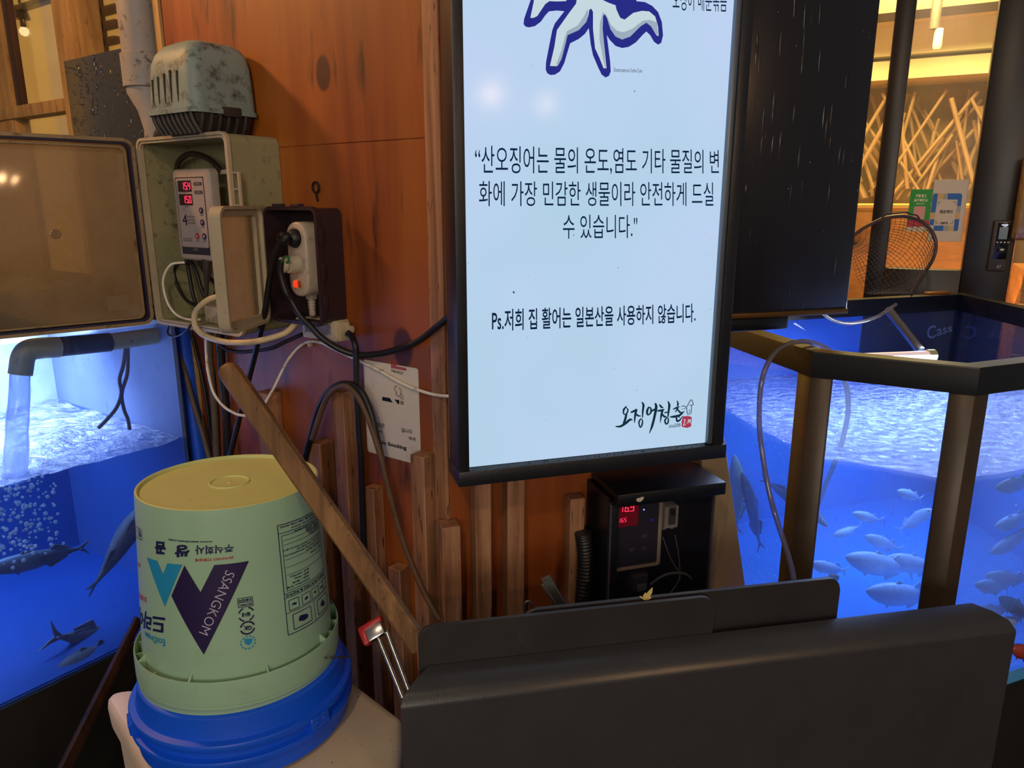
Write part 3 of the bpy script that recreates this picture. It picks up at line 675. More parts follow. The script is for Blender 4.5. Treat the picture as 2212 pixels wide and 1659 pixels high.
for k, tx in enumerate(('수족관용', '온도조절기', '냉각기제어')): add_text(mb, tx, rect_on(A, CN + .0012, cu(.34), cu(.55), cz(.525 + .035 * k), cz(.503 + .035 * k)))
mb.build('lettering', 'ink_black', tc_); mb = MB(); add_text(mb, '현재온도', rect_on(A, CN + .0012, cu(.30), cu(.42), cz(.263), cz(.249))); mb.build('lettering', 'ink_black', tc_); mb = MB(); add_text(mb, '설정온도', rect_on(A, CN + .0012, cu(.30), cu(.42), cz(.41), cz(.396)))
mb.build('lettering', 'ink_black', tc_); mb = MB()
for s, t, tx in ((.735, .495, '올림'), (.735, .625, '내림'), (.565, .775, '전원'), (.755, .775, '설정')): add_text(MB(), tx, rect_on(A, CN + .0012, cu(s - .045), cu(s + .045), cz(t + .008), cz(t - .008))).build('lettering', 'ink_black', tc_)
mb = MB()
for k in (0, 1): add_text(mb, 'AC 220V 60Hz', rect_on(A, CN + .0012, cu(.16), cu(.42), cz(.765 + .022 * k), cz(.751 + .022 * k)))
mb.build('lettering', 'ink_black', tc_)
add_text(MB(), 'OKE', rect_on(A, CN + .0012, cu(.42), cu(.55), cz(.885), cz(.862))).build('band_printing', 'controller_face', tc_)
MB().box(A, cu(1.0) - .002, cu(1.0) + .03, .05, .053, CZ1 - .012, CZ1 - .003, .001).build('bracket', 'box_rim', tc_)

# cables: points are pixels with a distance from the plywood
def cable(name, label, pts, r, m, cat='cable', seg=10, sm=5, group=None):
    P = [A.W(x, y, n) for x, y, n in pts]
    mid = P[len(P) // 2]
    return tag(MB().tube(P, r, seg, sm).build(name, m, None, mid), label, cat, group)
z4p = lambda pts, n: [(280 + x / 3.686, 300 + y / 3.686, n) for x, y in pts]
cable('power_cable', 'dark cable arching over the top of the temperature controller', z4p([(375, 250), (395, 175), (470, 122), (560, 128), (650, 175), (735, 262)], .05), .0058, mat('brown_rubber', '2e1f18', .5))
cable('sensor_cable', 'thin white cable looping down the inside of the open enclosure', [(280 + x / 3.686, 300 + y / 3.686, n) for x, y, n in ((440, 985, .09), (380, 988, .10), (325, 1005, .108), (278, 1080, .113), (268, 1170, .114), (305, 1310, .112), (380, 1405, .104), (480, 1440, .095), (560, 1438, .090))], .0026, 'white_cable')
cable('power_cable', 'black cable bent in a tight loop under the temperature controller', z4p([(470, 1000), (420, 985), (372, 1005), (355, 1070), (385, 1180), (440, 1270), (500, 1315), (560, 1340)], .07), .0036, 'black_rubber')
cable('power_cable', 'black cable dropping from the lower left of the temperature controller', z4p([(450, 960), (475, 1080), (500, 1220), (535, 1340)], .055), .0044, 'black_rubber')
cable('power_cable', 'black cable slanting to the white adaptor in the enclosure', z4p([(480, 960), (530, 1060), (570, 1190), (610, 1290)], .06), .0044, 'black_rubber')
cable('power_cable', 'brown plug lead hanging under the middle of the controller', z4p([(615, 960), (618, 1050), (612, 1150), (608, 1290)], .072), [.011, .009, .0055, .005], mat('brown_plug', '3a2c28', .5))
cable('power_cable', 'black lead crossing behind the brown plug lead in the enclosure', z4p([(560, 970), (590, 1050), (660, 1130), (700, 1180), (670, 1260)], .045), .0042, 'black_rubber')
# white adaptor block at the bottom of the enclosure
a0 = A.pix(441, 672, .085); a1 = A.pix(485, 705, .085)
t = thing('power_adaptor', 'small white adaptor block lying at the bottom of the open enclosure', 'adaptor', A.P((a0[0] + a1[0]) / 2, .07, EZ0 + .007))
MB().box(A, a0[0], a1[0] + .006, .045, .085, EZ0 + .0065, a0[1] + .012, .003).build('case', 'strip_white', t)
mb = MB()
for k in range(3): mb.lathe(A.P(a0[0] + .012 + k * .016, .085, EZ0 + .018), A.n, [(.006, 0), (.0055, .003)], 14)
mb.build('socket_hole', 'box_rim', t)

# ------------------------------------------------------------------ dark socket box with its clear cover and the power strip
XU0, XU1, XZ0, XZ1, XN = .368, .522, 1.270, 1.494, .066
sb = thing('socket_box', 'dark plum plastic socket box with clear cover swung left, on the plywood wall', 'electrical box', A.P(.445, 0, XZ0))
tray(MB(), A, XU0 + .002, XU1 - .002, XZ0 + .002, XZ1 - .002, .016, .001, XN, .004, .003).build('body', 'socket_plastic', sb)
for u in (XU0 + .030, XU0 + .085): MB().box(A, u, u + .024, XN - .012, XN + .001, XZ1 - .001, XZ1 + .006, .001).build('clip', 'socket_plastic', sb)
for z in (1.440, 1.375, 1.315): MB().box(A, XU1, XU1 + .004, XN - .014, XN - .004, z - .016, z + .016, .001).build('clip', 'socket_plastic', sb)
hx = A.P(XU0 - .004, XN + .003, 0)
# cover opens about 117 degrees: its plane runs from the hinge out towards the viewer
dirv = (A.t * math.cos(math.radians(63)) + A.n * math.sin(math.radians(63)))
class Fd(Fr):
    def __init__(s, o, t):
        s.o = V((o.x, o.y, 0)); s.t = t; s.n = V((t.y, -t.x, 0))
        if s.n.dot(EYE - s.o) < 0: s.n = -s.n
K2 = Fd(hx, -dirv); CWX = .168
x0, x1 = -CWX, -.004
cv = MB(); slab(cv, K2, x0 + .012, x1 - .012, XZ0 + .012, XZ1 - .012, .016, -.014, -.008, .003); cv = cv.build('cover', 'socket_cover_plastic', sb)
mb = MB(); ring(mb, K2, x0, x1, XZ0 - .002, XZ1 + .002, .022, .006, -.014, .008); ring(mb, K2, x0 + .006, x1 - .006, XZ0 + .004, XZ1 - .004, .018, .012, -.012, .0)
mb.build('cover_rim', 'box_rim', cv)

# power strip in the box
s0 = A.pix(617, 500, .064)[0]; s1 = A.pix(658.5, 500, .064)[0]; SZt = A.pix(636, 479, .064)[1]; SZb = A.pix(640, 640, .064)[1]
ps = thing('power_strip', 'white two-gang power strip with a lit red switch inside the plum socket box', 'power strip', A.P((s0 + s1) / 2, .03, SZb))
slab(MB(), A, s0, s1, SZb, SZt, (s1 - s0) / 2 - .002, .006, .064, .004).build('case', 'strip_white', ps)
um = (s0 + s1) / 2
mb = MB(); mb.lathe(A.P(um, .0640, SZt - .030), A.n, [(.0215, .0006), (.0215, .002), (.0195, .0022), (.0190, -.008), (.0001, -.008)], 32, False, True); mb.build('outlet', 'strip_white', ps)
mb = MB(); mb.lathe(A.P(um, .0640, SZt - .080), A.n, [(.0215, .0006), (.0215, .0022), (.0195, .0022), (.0190, .0004), (.0001, .0004)], 32, False, True); mb.build('outlet', 'strip_white', ps)
sw = SZt - .118
MB().loft([rr3(A, um - .014, um + .014, sw - .010, sw + .010, .009, .0638), rr3(A, um - .014, um + .014, sw - .010, sw + .010, .009, .0656), rr3(A, um - .0115, um + .0115, sw - .0075, sw + .0075, .007, .0658)], True, False, True).build('switch_bezel', 'box_rim', ps)
MB().box(A, um - .010, um + .002, .065, .0705, sw - .0065, sw + .0065, .002).build('switch_rocker', 'switch_red', ps)
MB().box(A, um + .001, um + .010, .065, .0685, sw - .0065, sw + .0065, .002).build('switch_rocker', 'switch_amber', ps)
mb = MB(); mb.box(A, um - .010, um + .010, .028, .042, SZb - .008, SZb + .004, .002)
mb.lathe(A.P(um, .035, SZb - .006), (0, 0, -1), [(.0085, 0), (.0085, .003), (.0070, .0032), (.0070, .006), (.0082, .0062), (.0082, .009), (.0068, .0092), (.0068, .012), (.0078, .0122), (.0078, .015), (.0064, .0152), (.0064, .018), (.0074, .0182), (.0074, .021), (.0060, .0212), (.0060, .024), (.0068, .0242), (.0064, .034)], 16)
mb.build('strain_relief', 'strip_white', ps)
# black plug in the upper outlet with its lead
pl = thing('power_plug', 'black angled plug pushed into the upper outlet, lead hanging down to the left', 'plug', A.P(um, .07, SZt - .033))
mb = MB(); mb.lathe(A.P(um, .057, SZt - .031), A.n, [(.018, 0), (.018, .012), (.014, .018), (.010, .022)], 24)
mb.tube([A.P(um, .072, SZt - .031), A.P(um - .012, .084, SZt - .030), A.W(616, 516, .092), A.W(604, 528, .095)], [.011, .0125, .011, .006], 14, 4); mb.build('plug_body', 'black_rubber', pl)
MB().tube([A.W(x, y, n) for x, y, n in ((606, 525, .094), (597, 541, .096), (589, 565, .096), (584, 590, .095), (577, 640, .092), (573, 668, .09), (561, 725, .08), (541, 806, .07), (516, 908, .075), (497, 985, .09))], .0058, 10, 5).build('lead', 'black_rubber', pl)
# white round plug with a looped green wire, black lead swinging over to the light box
pw = thing('power_plug', 'white round plug with green wire loop, its black lead sagging to the light box', 'plug', A.P(um, .08, SZt - .082))
mb = MB(); mb.lathe(A.P(um, .0642, SZt - .080), A.n, [(.0175, 0), (.0175, .003), (.0165, .020), (.0150, .024)], 28); c = A.P(um, .088, SZt - .080)
mb.lathe(c - A.t * .004, (A.n + A.t * -.25), [(.0140, 0), (.0150, .004), (.0150, .009), (.0001, .0105)], 28, True, True); mb.build('plug_body', mat('plug_white', 'c4b8a4', .4), pw)
MB().tube([A.W(x, y, .104) for x, y in ((609, 566), (612, 558), (619, 554), (624, 557), (623, 564), (619, 568))], .0022, 8, 4).build('green_wire', 'green_wire', pw)
MB().tube([A.W(x, y, n) for x, y, n in ((608, 563, .102), (606, 587, .102), (611, 610, .10), (619, 633, .098), (631, 652, .09), (650, 684, .084), (671, 705, .078), (693, 728, .07), (731, 753, .05), (774, 767, .03), (832, 762, .015), (896, 741, .012), (941, 708, .014), (970, 684, .022), (985, 670, .026))], .0062, 10, 5).build('lead', 'black_rubber', pw)

# white junction box under the socket box
J0, J1 = A.pix(653, 715, .034)[0], A.pix(726, 715, .034)[0]; JZ1, JZ0 = A.pix(690, 690, .034)[1], A.pix(690, 734, .034)[1]
jb = thing('junction_box', 'small cream junction box with a grey label, below the plum socket box', 'junction box', A.P((J0 + J1) / 2, .0, JZ0))
slab(MB(), A, J0, J1, JZ0, JZ1, .003, .001, .034, .002).build('case', mat('cream_plastic', 'b8aa8c', .5, dirt='5f543f', dirt_scale=50, dirt_lo=.6, dirt_hi=.72), jb)
MB().box(A, J0 + .008, J1 - .014, .0340, .0344, JZ0 + .012, JZ1 - .010).build('label_plate', mat('label_grey', '8c8474', .5), jb)
mb = MB()
for k in range(5): mb.box(A, J1 - .030, J1 - .017, .0345, .0348, JZ0 + .016 + k * .005, JZ0 + .018 + k * .005)
mb.build('label_lettering', mat('label_dark', '5f594e', .5), jb); mb = MB()
for k in range(6): mb.box(A, J0 + .011 + k * .006, J0 + .014 + k * .006, .0345, .0348, JZ0 + .014, JZ1 - .013)
mb.build('label_lettering', 'label_dark', jb)
mb = MB(); mb.box(A, J1, J1 + .006, .004, .030, JZ0 + .002, JZ1 - .002, .001); mb.box(A, J1 + .006, J1 + .012, .008, .016, JZ0 + .014, JZ1 - .004, .001); mb.box(A, J1 + .012, J1 + .018, .006, .020, JZ0 + .024, JZ1 - .012, .001)
mb.lathe(A.P(J1 + .018, .014, (JZ0 + JZ1) / 2 + .004), A.t, [(.008, 0), (.008, .004), (.004, .0045)], 16); mb.build('end_clamp', 'cream_plastic', jb)

# cables on the plywood
z8 = lambda pts, n: [(440 + x / 3.95, 680 + y / 3.95, n) for x, y in pts]
cable('power_cable', 'thick cream cable looping under the open enclosure from the socket box', [(649, 685, .03), (643, 694, .05), (625, 713, .07), (605, 724, .085), (551, 738, .12), (500, 740, .135), (470, 735, .14), (440, 724, .142), (424, 708, .142), (420, 690, .14), (424, 672, .138), (437, 657, .135), (456, 645, .125), (481, 639, .11)], .0062, 'cream_cable')
cable('signal_cable', 'thin white cable sagging and clipped to the plywood above the no smoking notice', [(446, 712, .10), (445, 740, .09), (446, 770, .08), (448, 794, .094), (453, 820, .094), (460, 845, .094), (471, 864, .094), (486, 880, .094), (500, 889, .094), (516, 896, .094), (541, 898, .085), (556, 891, .07), (569, 877, .05), (580, 858, .045), (592, 837, .04), (604, 812, .03), (617, 786, .02), (630, 767, .01), (648, 748, .006), (668, 738, .006), (693, 740, .006), (718, 752, .006), (769, 776, .007), (820, 801, .007), (870, 829, .008), (908, 844, .008), (941, 853, .010), (972, 856, .03)], .0031, 'white_cable')
cc = A.P(*[A.pix(673, 744, .0)[0], .004, A.pix(673, 744, 0)[1]])
mb = MB(); mb.lathe(cc, A.n, [(.0055, -.003), (.0055, .003), (.003, .0045)], 14); tag(mb.build('cable_clip', 'strip_white', None, cc), 'tiny pale cable clip screwed under the cream junction box', 'clip')
cable('power_cable', 'purple-black cable running from behind the enclosure to the junction box', [(468, 735, .06), (473, 743, .06), (491, 755, .055), (516, 760, .05), (549, 758, .045), (587, 752, .04), (617, 738, .03), (653, 722, .02)], .0042, 'purple_cable')
cable('power_cable', 'black cable dropping straight from the junction box clamp past the notice', z8([(1225, 155), (1262, 185), (1290, 250), (1299, 330), (1301, 420), (1304, 600), (1312, 750), (1320, 900), (1330, 1050), (1340, 1200), (1350, 1500), (1365, 1900), (1385, 2250)], .025)[:2] + z8([(1290, 250), (1299, 330), (1301, 420), (1304, 600), (1312, 750), (1320, 900), (1330, 1050), (1340, 1200), (1350, 1500), (1365, 1900), (1385, 2250)], .036), .0066, 'black_rubber')
cable('rubber_strip', 'black rubber hose arched over the tall timber post', z8([(850, 1300), (870, 1210), (910, 1060), (950, 900), (1000, 760), (1070, 655), (1150, 600), (1220, 590), (1290, 610), (1350, 660), (1400, 760), (1440, 880), (1470, 1010), (1500, 1150), (1530, 1290)], .044), .0066, 'black_rubber', 'hose')
cable('wooden_strip', 'thin brown strip sagging from the tall timber post down to the black boards', z8([(925, 1060), (990, 860), (1050, 710), (1110, 640), (1180, 608), (1240, 620), (1310, 690), (1370, 800), (1420, 930), (1470, 1080), (1520, 1250), (1580, 1500), (1660, 1800), (1760, 2090), (1880, 2370), (2010, 2600)], .050), .0056, mat('strip_brown', '6b523c', .6, 0, '4f3a28', 30), 'strip')
cable('dark_hose', 'grey hose standing along the left edge of the plywood wall', [(366, 705, .03), (374, 735, .03), (389, 765, .03), (416, 866, .03), (440, 945, .03), (462, 1030, .03)], .0062, 'grey_hose', 'hose')
cable('dark_hose', 'dark hose running down beside the white hanging cable', [(452, 715, .012), (455, 800, .012), (464, 900, .012), (470, 1060, .012)], .0085, 'grey_hose', 'hose')
cable('dark_hose', 'black hose behind the top of the wooden stick', [(474, 715, .014), (480, 800, .014), (489, 900, .014), (494, 1060, .014)], .010, mat('hose_black', '17130f', .5), 'hose')
cable('dark_hose', 'thin black lead between the blue hose and the dark hoses', [(412, 715, .012), (428, 780, .012), (445, 860, .012), (458, 960, .012)], .0038, 'black_rubber', 'hose')
# blue ribbed hose
P = [A.W(x, y, .016) for x, y in ((394, 700), (397, 745), (408, 830), (421, 920), (432, 1000), (440, 1070))]
mb = MB(); sp_ = spline([V(p) for p in P], 14); mb.tube(sp_, [.0185 + .0012 * (i % 2) for i in range(len(sp_))], 14, 1)
tag(mb.build('ribbed_hose', 'blue_hose', None, P[2]), 'wide blue ribbed hose hanging beside the left tank', 'hose')
cable('tie_wire', 'dark tie wire looped under the rim of the open enclosure', [(366, 700, .10), (362, 718, .10), (372, 727, .11), (392, 722, .125), (408, 708, .13), (412, 700, .128)], .0022, 'black_rubber', 'wire')

# eye hook in the plywood above the socket box
c = A.P(A.pix(687, 405, 0)[0], .006, A.pix(687, 405, 0)[1])
mb = MB(); mb.tube([c + A.t * (.009 * math.cos(a)) + V((0, 0, .010 * math.sin(a))) for a in [i * .42 - 1.4 for i in range(15)]] + [c + V((0, 0, -.012)), c + V((0, 0, -.026)) - A.n * .003], .0022, 8, 2)
tag(mb.build('eye_hook', mat('rust_dark', '2c1c20', .5, .4), None, c), 'dark screw eye in the plywood above the plum socket box', 'hook')

# no smoking notice
NU0, NU1, NZ0, NZ1 = .5605, .706, 1.0085, 1.2005
nz_ = thing('no_smoking_notice', 'worn white No Smoking notice stuck on the plywood wall', 'notice', A.P(.633, .002, NZ0))
MB().loft([rr3(A, NU0, NU1, NZ0, NZ1, .006, .0008), rr3(A, NU0, NU1, NZ0, NZ1, .006, .0020)]).build('sheet', 'paper_white', nz_)
qf = lambda *c: quad_on(A, .0024, *[(780 + x / 6.633, 760 + y / 6.633) for x, y in c])
add_text(MB(), 'No Smoking', qf((262, 1330), (650, 1425), (262, 1262), (652, 1352)), .035).build('lettering', 'ink_black', nz_)
add_text(MB(), '이곳은', qf((170, 1072), (340, 1092), (165, 1000), (338, 1030)), .02).build('lettering', 'ink_black', nz_)
add_text(MB(), '입니다', qf((577, 1150), (732, 1178), (577, 1088), (732, 1118)), .02).build('lettering', 'ink_black', nz_)
add_text(MB(), '반시', qf((190, 1150), (300, 1172), (188, 1100), (298, 1120)), .015).build('lettering', 'ink_black', nz_)
add_text(MB(), '부과', qf((682, 1262), (782, 1285), (682, 1208), (782, 1230)), .02).build('lettering', 'ink_black', nz_)
add_text(MB(), '744-0527', qf((430, 290), (605, 332), (430, 248), (605, 290)), .015).build('lettering', 'ink_black', nz_)
add_text(MB(), '종로구', qf((185, 272), (328, 292), (185, 232), (328, 252)), .01).build('lettering', 'ink_black', nz_)
n6 = lambda pts: [A.W(780 + x / 6.633, 760 + y / 6.633, .0024) for x, y in pts]
mb = MB(); mb.poly(n6([(303, 645), (410, 662), (455, 728), (303, 698)])); mb.poly(n6([(478, 682), (548, 690), (548, 750), (525, 745)])); mb.poly(n6([(567, 700), (579, 702), (579, 758), (567, 756)])); mb.poly(n6([(592, 704), (604, 706), (604, 762), (592, 760)]))
def line2(mb, pts, w):
    Pn = [A.W(780 + x / 6.633, 760 + y / 6.633, .0024) for x, y in pts]; Pn = spline([V(p) for p in Pn], 5); a = []; b = []
    for i, p in enumerate(Pn):
        d = (Pn[min(i + 1, len(Pn) - 1)] - Pn[max(i - 1, 0)]).normalized(); q = A.n.cross(d) * w / 2
        a.append(mb.bm.verts.new(p + q)); b.append(mb.bm.verts.new(p - q))
    for i in range(len(a) - 1): mb.bm.faces.new((a[i], a[i + 1], b[i + 1], b[i]))
line2(mb, [(518, 497), (485, 500), (482, 545), (508, 578), (498, 605), (520, 630), (560, 638), (573, 660), (574, 682)], .0013)
line2(mb, [(540, 522), (570, 545), (572, 590), (560, 606), (592, 625), (600, 650), (600, 688)], .0013)
mb.build('smoking_symbol', 'ink_black', nz_)
MB().poly(n6([(425, 175), (490, 178), (510, 205), (620, 228), (650, 236), (648, 272), (430, 232)])).build('torn_sticker', 'sticker_pink', nz_)

# ------------------------------------------------------------------ aerator housing above the enclosure
AU0, AU1, AZ0 = .140, .300, 1.668
ae = thing('air_pump', 'grimy grey-green air pump with vented domed cover, on the plywood above the enclosure', 'air pump', A.P(.22, .0, 1.632))
def asec(g, z, n1=.150, r=.022): 
    pts = rrect(AU0 + g, AU1 - g, 0, 1, .0005, 5); out = []
    for u_, n_ in rrect(AU0 + g, AU1 - g, .004 + g * .3, n1 - g, r, 6): out.append(A.P(u_, n_, z))
    return out
ae_cover = MB().loft([asec(-.004, AZ0), asec(-.004, AZ0 + .009), asec(.0, AZ0 + .010), asec(.003, 1.735), asec(.006, 1.762), asec(.012, 1.780), asec(.024, 1.795), asec(.040, 1.803), asec(.055, 1.806)], True, False, True).build('cover', 'aerator_plastic', ae)
mb = MB()
for x in (328, 340.5, 354, 367.5, 382):
    uu = A.pix(x, 190, .15)[0]; mb.box(A, uu - .0022, uu + .0022, .144, .1495, AZ0 + .018, 1.747 - abs(x - 370) * .0003, .0008)
mb.build('vent_slots', 'ink_black', ae_cover)
mb = MB(); mb.box(A, AU1 - .005, AU1 + .006, .05, .09, AZ0 - .004, AZ0 + .014, .002); mb.tube([A.P(AU1 + .004, .085, AZ0 + .004), A.P(AU1 - .02, .125, AZ0 - .016), A.P(AU1 - .05, .135, AZ0 - .03)], .0012, 6); mb.build('latch', 'aerator_base', ae)
ae_base = MB().loft([asec(.024, 1.630, .150), asec(.016, 1.640), asec(.010, 1.655), asec(.006, AZ0 + .002)], True, True, True).build('base', 'aerator_base', ae)
mb = MB()
for k in range(9):
    uu = AU0 + .014 + k * .016; mb.tube([A.P(uu, .146, AZ0), A.P(uu + .003, .143, AZ0 - .016), A.P(uu + .008, .134, AZ0 - .036)], .0042, 8, 3)
for k in range(6):
    nn = .130 - k * .019; mb.tube([A.P(AU1 - .004, nn, AZ0), A.P(AU1 - .008, nn, AZ0 - .016), A.P(AU1 - .018, nn, AZ0 - .034)], .0042, 8, 3)
mb.build('rib', 'aerator_base', ae_base)
mb = MB(); mb.tube([A.P(.160, .07, 1.652), A.P(.10, .066, 1.652), A.P(.045, .060, 1.650), A.P(.020, .055, 1.640), A.P(.010, .052, 1.615), A.P(.008, .050, 1.585)], .0165, 14, 5); mb.build('elbow', mat('elbow_dark', '3a3020', .45, 0, '241c14', 10), ae)

# vertical drain pipe with a coupling
pp = thing('drain_pipe', 'grimy pale grey vertical pipe with a coupling, left of the air pump', 'pipe', A.P(-.10, .005, 1.60))
zc1, zc0 = A.pix(310, 105, .04)[1], A.pix(310, 184, .04)[1]
MB().lathe(A.P(-.10, .005, zc1 - .01), (0, 0, 1), [(.0445, 0), (.0445, .75)], 40).build('pipe', 'pipe_grey', pp)
MB().lathe(A.P(-.10, .005, zc0), (0, 0, 1), [(.0465, 0), (.0492, .002), (.0492, zc1 - zc0 - .002), (.0455, zc1 - zc0)], 40).build('coupling', 'pipe_grey', pp)
cs = lambda u, n, z, r: [A.P(u + r * math.cos(a), n + r * math.sin(a), z) for a in [2 * math.pi * i / 32 for i in range(32)]]
MB().loft([cs(-.100, .005, zc0 + .004, .0445), cs(-.098, .005, zc0 - .012, .044), cs(-.080, .006, zc0 - .05, .034), cs(-.068, .008, zc0 - .09, .030), cs(-.066, .010, zc0 - .16, .030), cs(-.066, .010, 1.235, .030)]).build('reducer', 'pipe_grey', pp)
P = [A.P(-.158, .01, z) for z in (1.80, 1.9, 2.0, 2.2)]
tag(MB().tube(P, .004, 8).build('thin_cable', 'white_cable', None, P[1]), 'thin pale braided cable running up along the grey pipe', 'cable')
wpn = thing('wet_panel', 'dark panel beaded with rain, standing behind the grey pipe', 'panel', A.P(-.36, -.068, 0))
MB().box(A, -.610, -.10, -.075, -.060, 0, 1.876, .002).build('sheet', 'wet_panel', wpn)
raindrops(A, -.0598, -.605, -.12, 1.62, 1.87, 420, 8, wpn, .3, 1.15)

# ------------------------------------------------------------------ upturned paint bucket
BC = V((-.447, 1.095, 1.077)); BX = V((.008, .038, 1)).normalized()
BA = BX.cross(V((0, 1, 0))).normalized(); BB = BX.cross(BA)      # BA, BB span the disc
def brad(h): return .135 + (.1455 - .135) * h / .255
def bpt(th, h, off=0): r_ = brad(h) + off; return BC - BX * h + (BA * math.cos(th) + BB * math.sin(th)) * r_
TH0 = math.atan2((EYE - BC).dot(BB), (EYE - BC).dot(BA))
def wrap(t): return TH0 + (t - TH0 + math.pi) % (2 * math.pi) - math.pi
def bpix(x, y):
    d = ray(x, y); f = lambda s: (lambda q: ((q - BX * q.dot(BX)).length - brad(-q.dot(BX))))(EYE + d * s - BC)
    s = .6
    while f(s) > 0 and s < 1.6: s += .002
    if s >= 1.6:                                  # just past the outline: take the outline point itself
        q = EYE + d * min((.6 + .002 * i for i in range(500)), key=f) - BC
        return wrap(math.atan2(q.dot(BB), q.dot(BA))), -q.dot(BX)
    a, b = s - .002, s
    for _ in range(30):
        m_ = (a + b) / 2
        if f(m_) > 0: a = m_
        else: b = m_
    q = EYE + d * b - BC; h = -q.dot(BX)
    return wrap(math.atan2(q.dot(BB), q.dot(BA))), h
bk = thing('paint_bucket', 'upturned pale green paint bucket with navy V mark and upside-down Korean printing', 'bucket', BC - BX * .33)
lat = lambda prof, **k: MB().lathe(BC, BX, [(r_, -h) for r_, h in prof], 96, **k)
lat([(.1335, .002), (.1350, .0005), (.1355, .004), (brad(.05), .05), (brad(.12), .12), (brad(.19), .19), (brad(.255), .255), (.147, .290), (.1555, .292), (.1560, .300), (.1545, .302), (.1545, .312), (.1558, .314), (.1558, .322), (.1535, .324), (.1530, .330), (.148, .330), (.1440, .28), (.1390, .18), (.1320, .02)], cap0=False, cap1=False).build('body', 'bucket_green', bk)
lat([(.1548, .296), (.1572, .294), (.1578, .258), (.1570, .2545), (.1555, .255), (.1548, .262), (.1545, .292)], cap0=False, cap1=False).build('skirt', 'bucket_green', bk)
lat([(.1350, .0008), (.1325, .0000), (.1305, .0012), (.1295, .0050), (.031, .0052), (.0300, .0032), (.0285, .0032), (.0275, .0052), (.004, .0054), (.003, .0040), (.0001, .0038)], cap0=False).build('base', 'bucket_base_warm_lit', bk)
for k in range(26):
    th = 2 * math.pi * k / 26; tall = .247 if k % 3 == 0 else .262
    e1 = (BA * math.cos(th) + BB * math.sin(th)); e2 = (-BA * math.sin(th) + BB * math.cos(th)) * .0013
    c = lambda r_, h, s: BC - BX * h + e1 * r_ + e2 * s
    MB().hexa([c(.1440, .292, -1), c(.1560, .292, -1), c(.1560, .292, 1), c(.1440, .292, 1), c(brad(tall) - .001, tall, -1), c(.1560, max(tall, .2555), -1), c(.1560, max(tall, .2555), 1), c(brad(tall) - .001, tall, 1)]).build('rib', 'bucket_green', bk)
q = [EYE + ray(x, y) * k for x, y, k in ((700, 1421, 1.0), (716, 1421, 1.0), (735, 1420, 1.01), (752, 1419, 1.03))]
def on_skirt(x, y):
    d = ray(x, y); s = .7
    while s < 1.5:
        w = EYE + d * s - BC
        if (w - BX * w.dot(BX)).length < .1585: break
        s += .002
    return s
k0 = on_skirt(700, 1421)
MB().tube([EYE + ray(700, 1421) * (k0 + .004), EYE + ray(712, 1421) * (k0 + .0), EYE + ray(735, 1420) * (k0 + .02), EYE + ray(754, 1418) * (k0 + .05)], .0016, 8, 4).build('wire_handle', 'dull_steel', bk)
zb = lambda p: bpix(280 + p[0] / 4.809, 1100 + p[1] / 4.809)
def bpoly(mb, pts, off=.0007):
    g = bmesh.new(); g.faces.new([g.verts.new((t_ * .14, h, 0)) for t_, h in map(zb, pts)]); g.normal_update()
    bmesh.ops.triangulate(g, faces=g.faces)
    for _ in range(5):
        es = [e for e in g.edges if e.calc_length() > .012]
        if not es: break
        bmesh.ops.subdivide_edges(g, edges=es, cuts=1); bmesh.ops.triangulate(g, faces=g.faces)
    vm = {v: mb.bm.verts.new(bpt(v.co.x / .14, v.co.y, off)) for v in g.verts}
    for f in g.faces: mb.bm.faces.new([vm[v] for v in f.verts])
    g.free(); return mb
def bquad(bl, br, tl, tr, off=.0008):
    q = [zb(p) for p in (bl, br, tl, tr)]
    def fn(s, t):
        i = [(q[0][k] * (1 - s) + q[1][k] * s) * (1 - t) + (q[2][k] * (1 - s) + q[3][k] * s) * t for k in (0, 1)]
        return bpt(i[0], i[1], off)
    return fn
def bring(mb, c, r1, r2, a0=0, a1=360, off=.0008, k=28):
    tc_, hc = zb(c); sx = .14; r1 /= 4.809 * 1590 / 1.12; r2 /= 4.809 * 1590 / 1.12
    prev = None
    for i in range(k + 1):
        a = math.radians(a0 + (a1 - a0) * i / k)
        p = [mb.bm.verts.new(bpt(tc_ + r_ * math.cos(a) / sx, hc - r_ * math.sin(a), off)) for r_ in (r1, r2)]
        if prev: mb.bm.faces.new((prev[0], prev[1], p[1], p[0]))
        prev = p
    return mb
mb = bpoly(MB(), [(572, 582), (738, 860), (880, 578), (1238, 535), (772, 1508), (437, 897)]); mb.build('navy_mark', 'ink_violet', bk)
mb = bpoly(MB(), [(185, 500), (290, 535), (350, 675), (395, 560), (548, 575), (370, 1010)]); mb.build('cyan_mark', 'ink_cyan', bk)
add_text(MB(), 'SSANGKOM', bquad((1003, 625), (722, 1275), (1095, 668), (815, 1310), .0012), -.009).build('silver_lettering', 'ink_silver', bk)
mb = MB()
add_text(mb, 'www.ssangkom.com', bquad((862, 320), (408, 296), (862, 347), (408, 328)), .02)
add_text(mb, '주식회사', bquad((1078, 360), (683, 372), (1078, 440), (683, 468)), .025)
add_text(mb, '쌍', bquad((628, 366), (474, 366), (628, 496), (474, 496)), .05)
add_text(mb, '곰', bquad((378, 338), (268, 328), (378, 470), (268, 460)), .05)
mb.build('navy_lettering', 'ink_navy', bk); mb = MB(); add_text(mb, '드라이', bquad((372, 1100), (112, 1010), (372, 1302), (112, 1165)), .03)
mb.build('navy_lettering', 'ink_navy', bk)
add_text(MB(), 'EcoDream', bquad((370, 1350), (165, 1262), (370, 1425), (165, 1325)), .02).build('cyan_lettering', 'ink_cyan', bk)
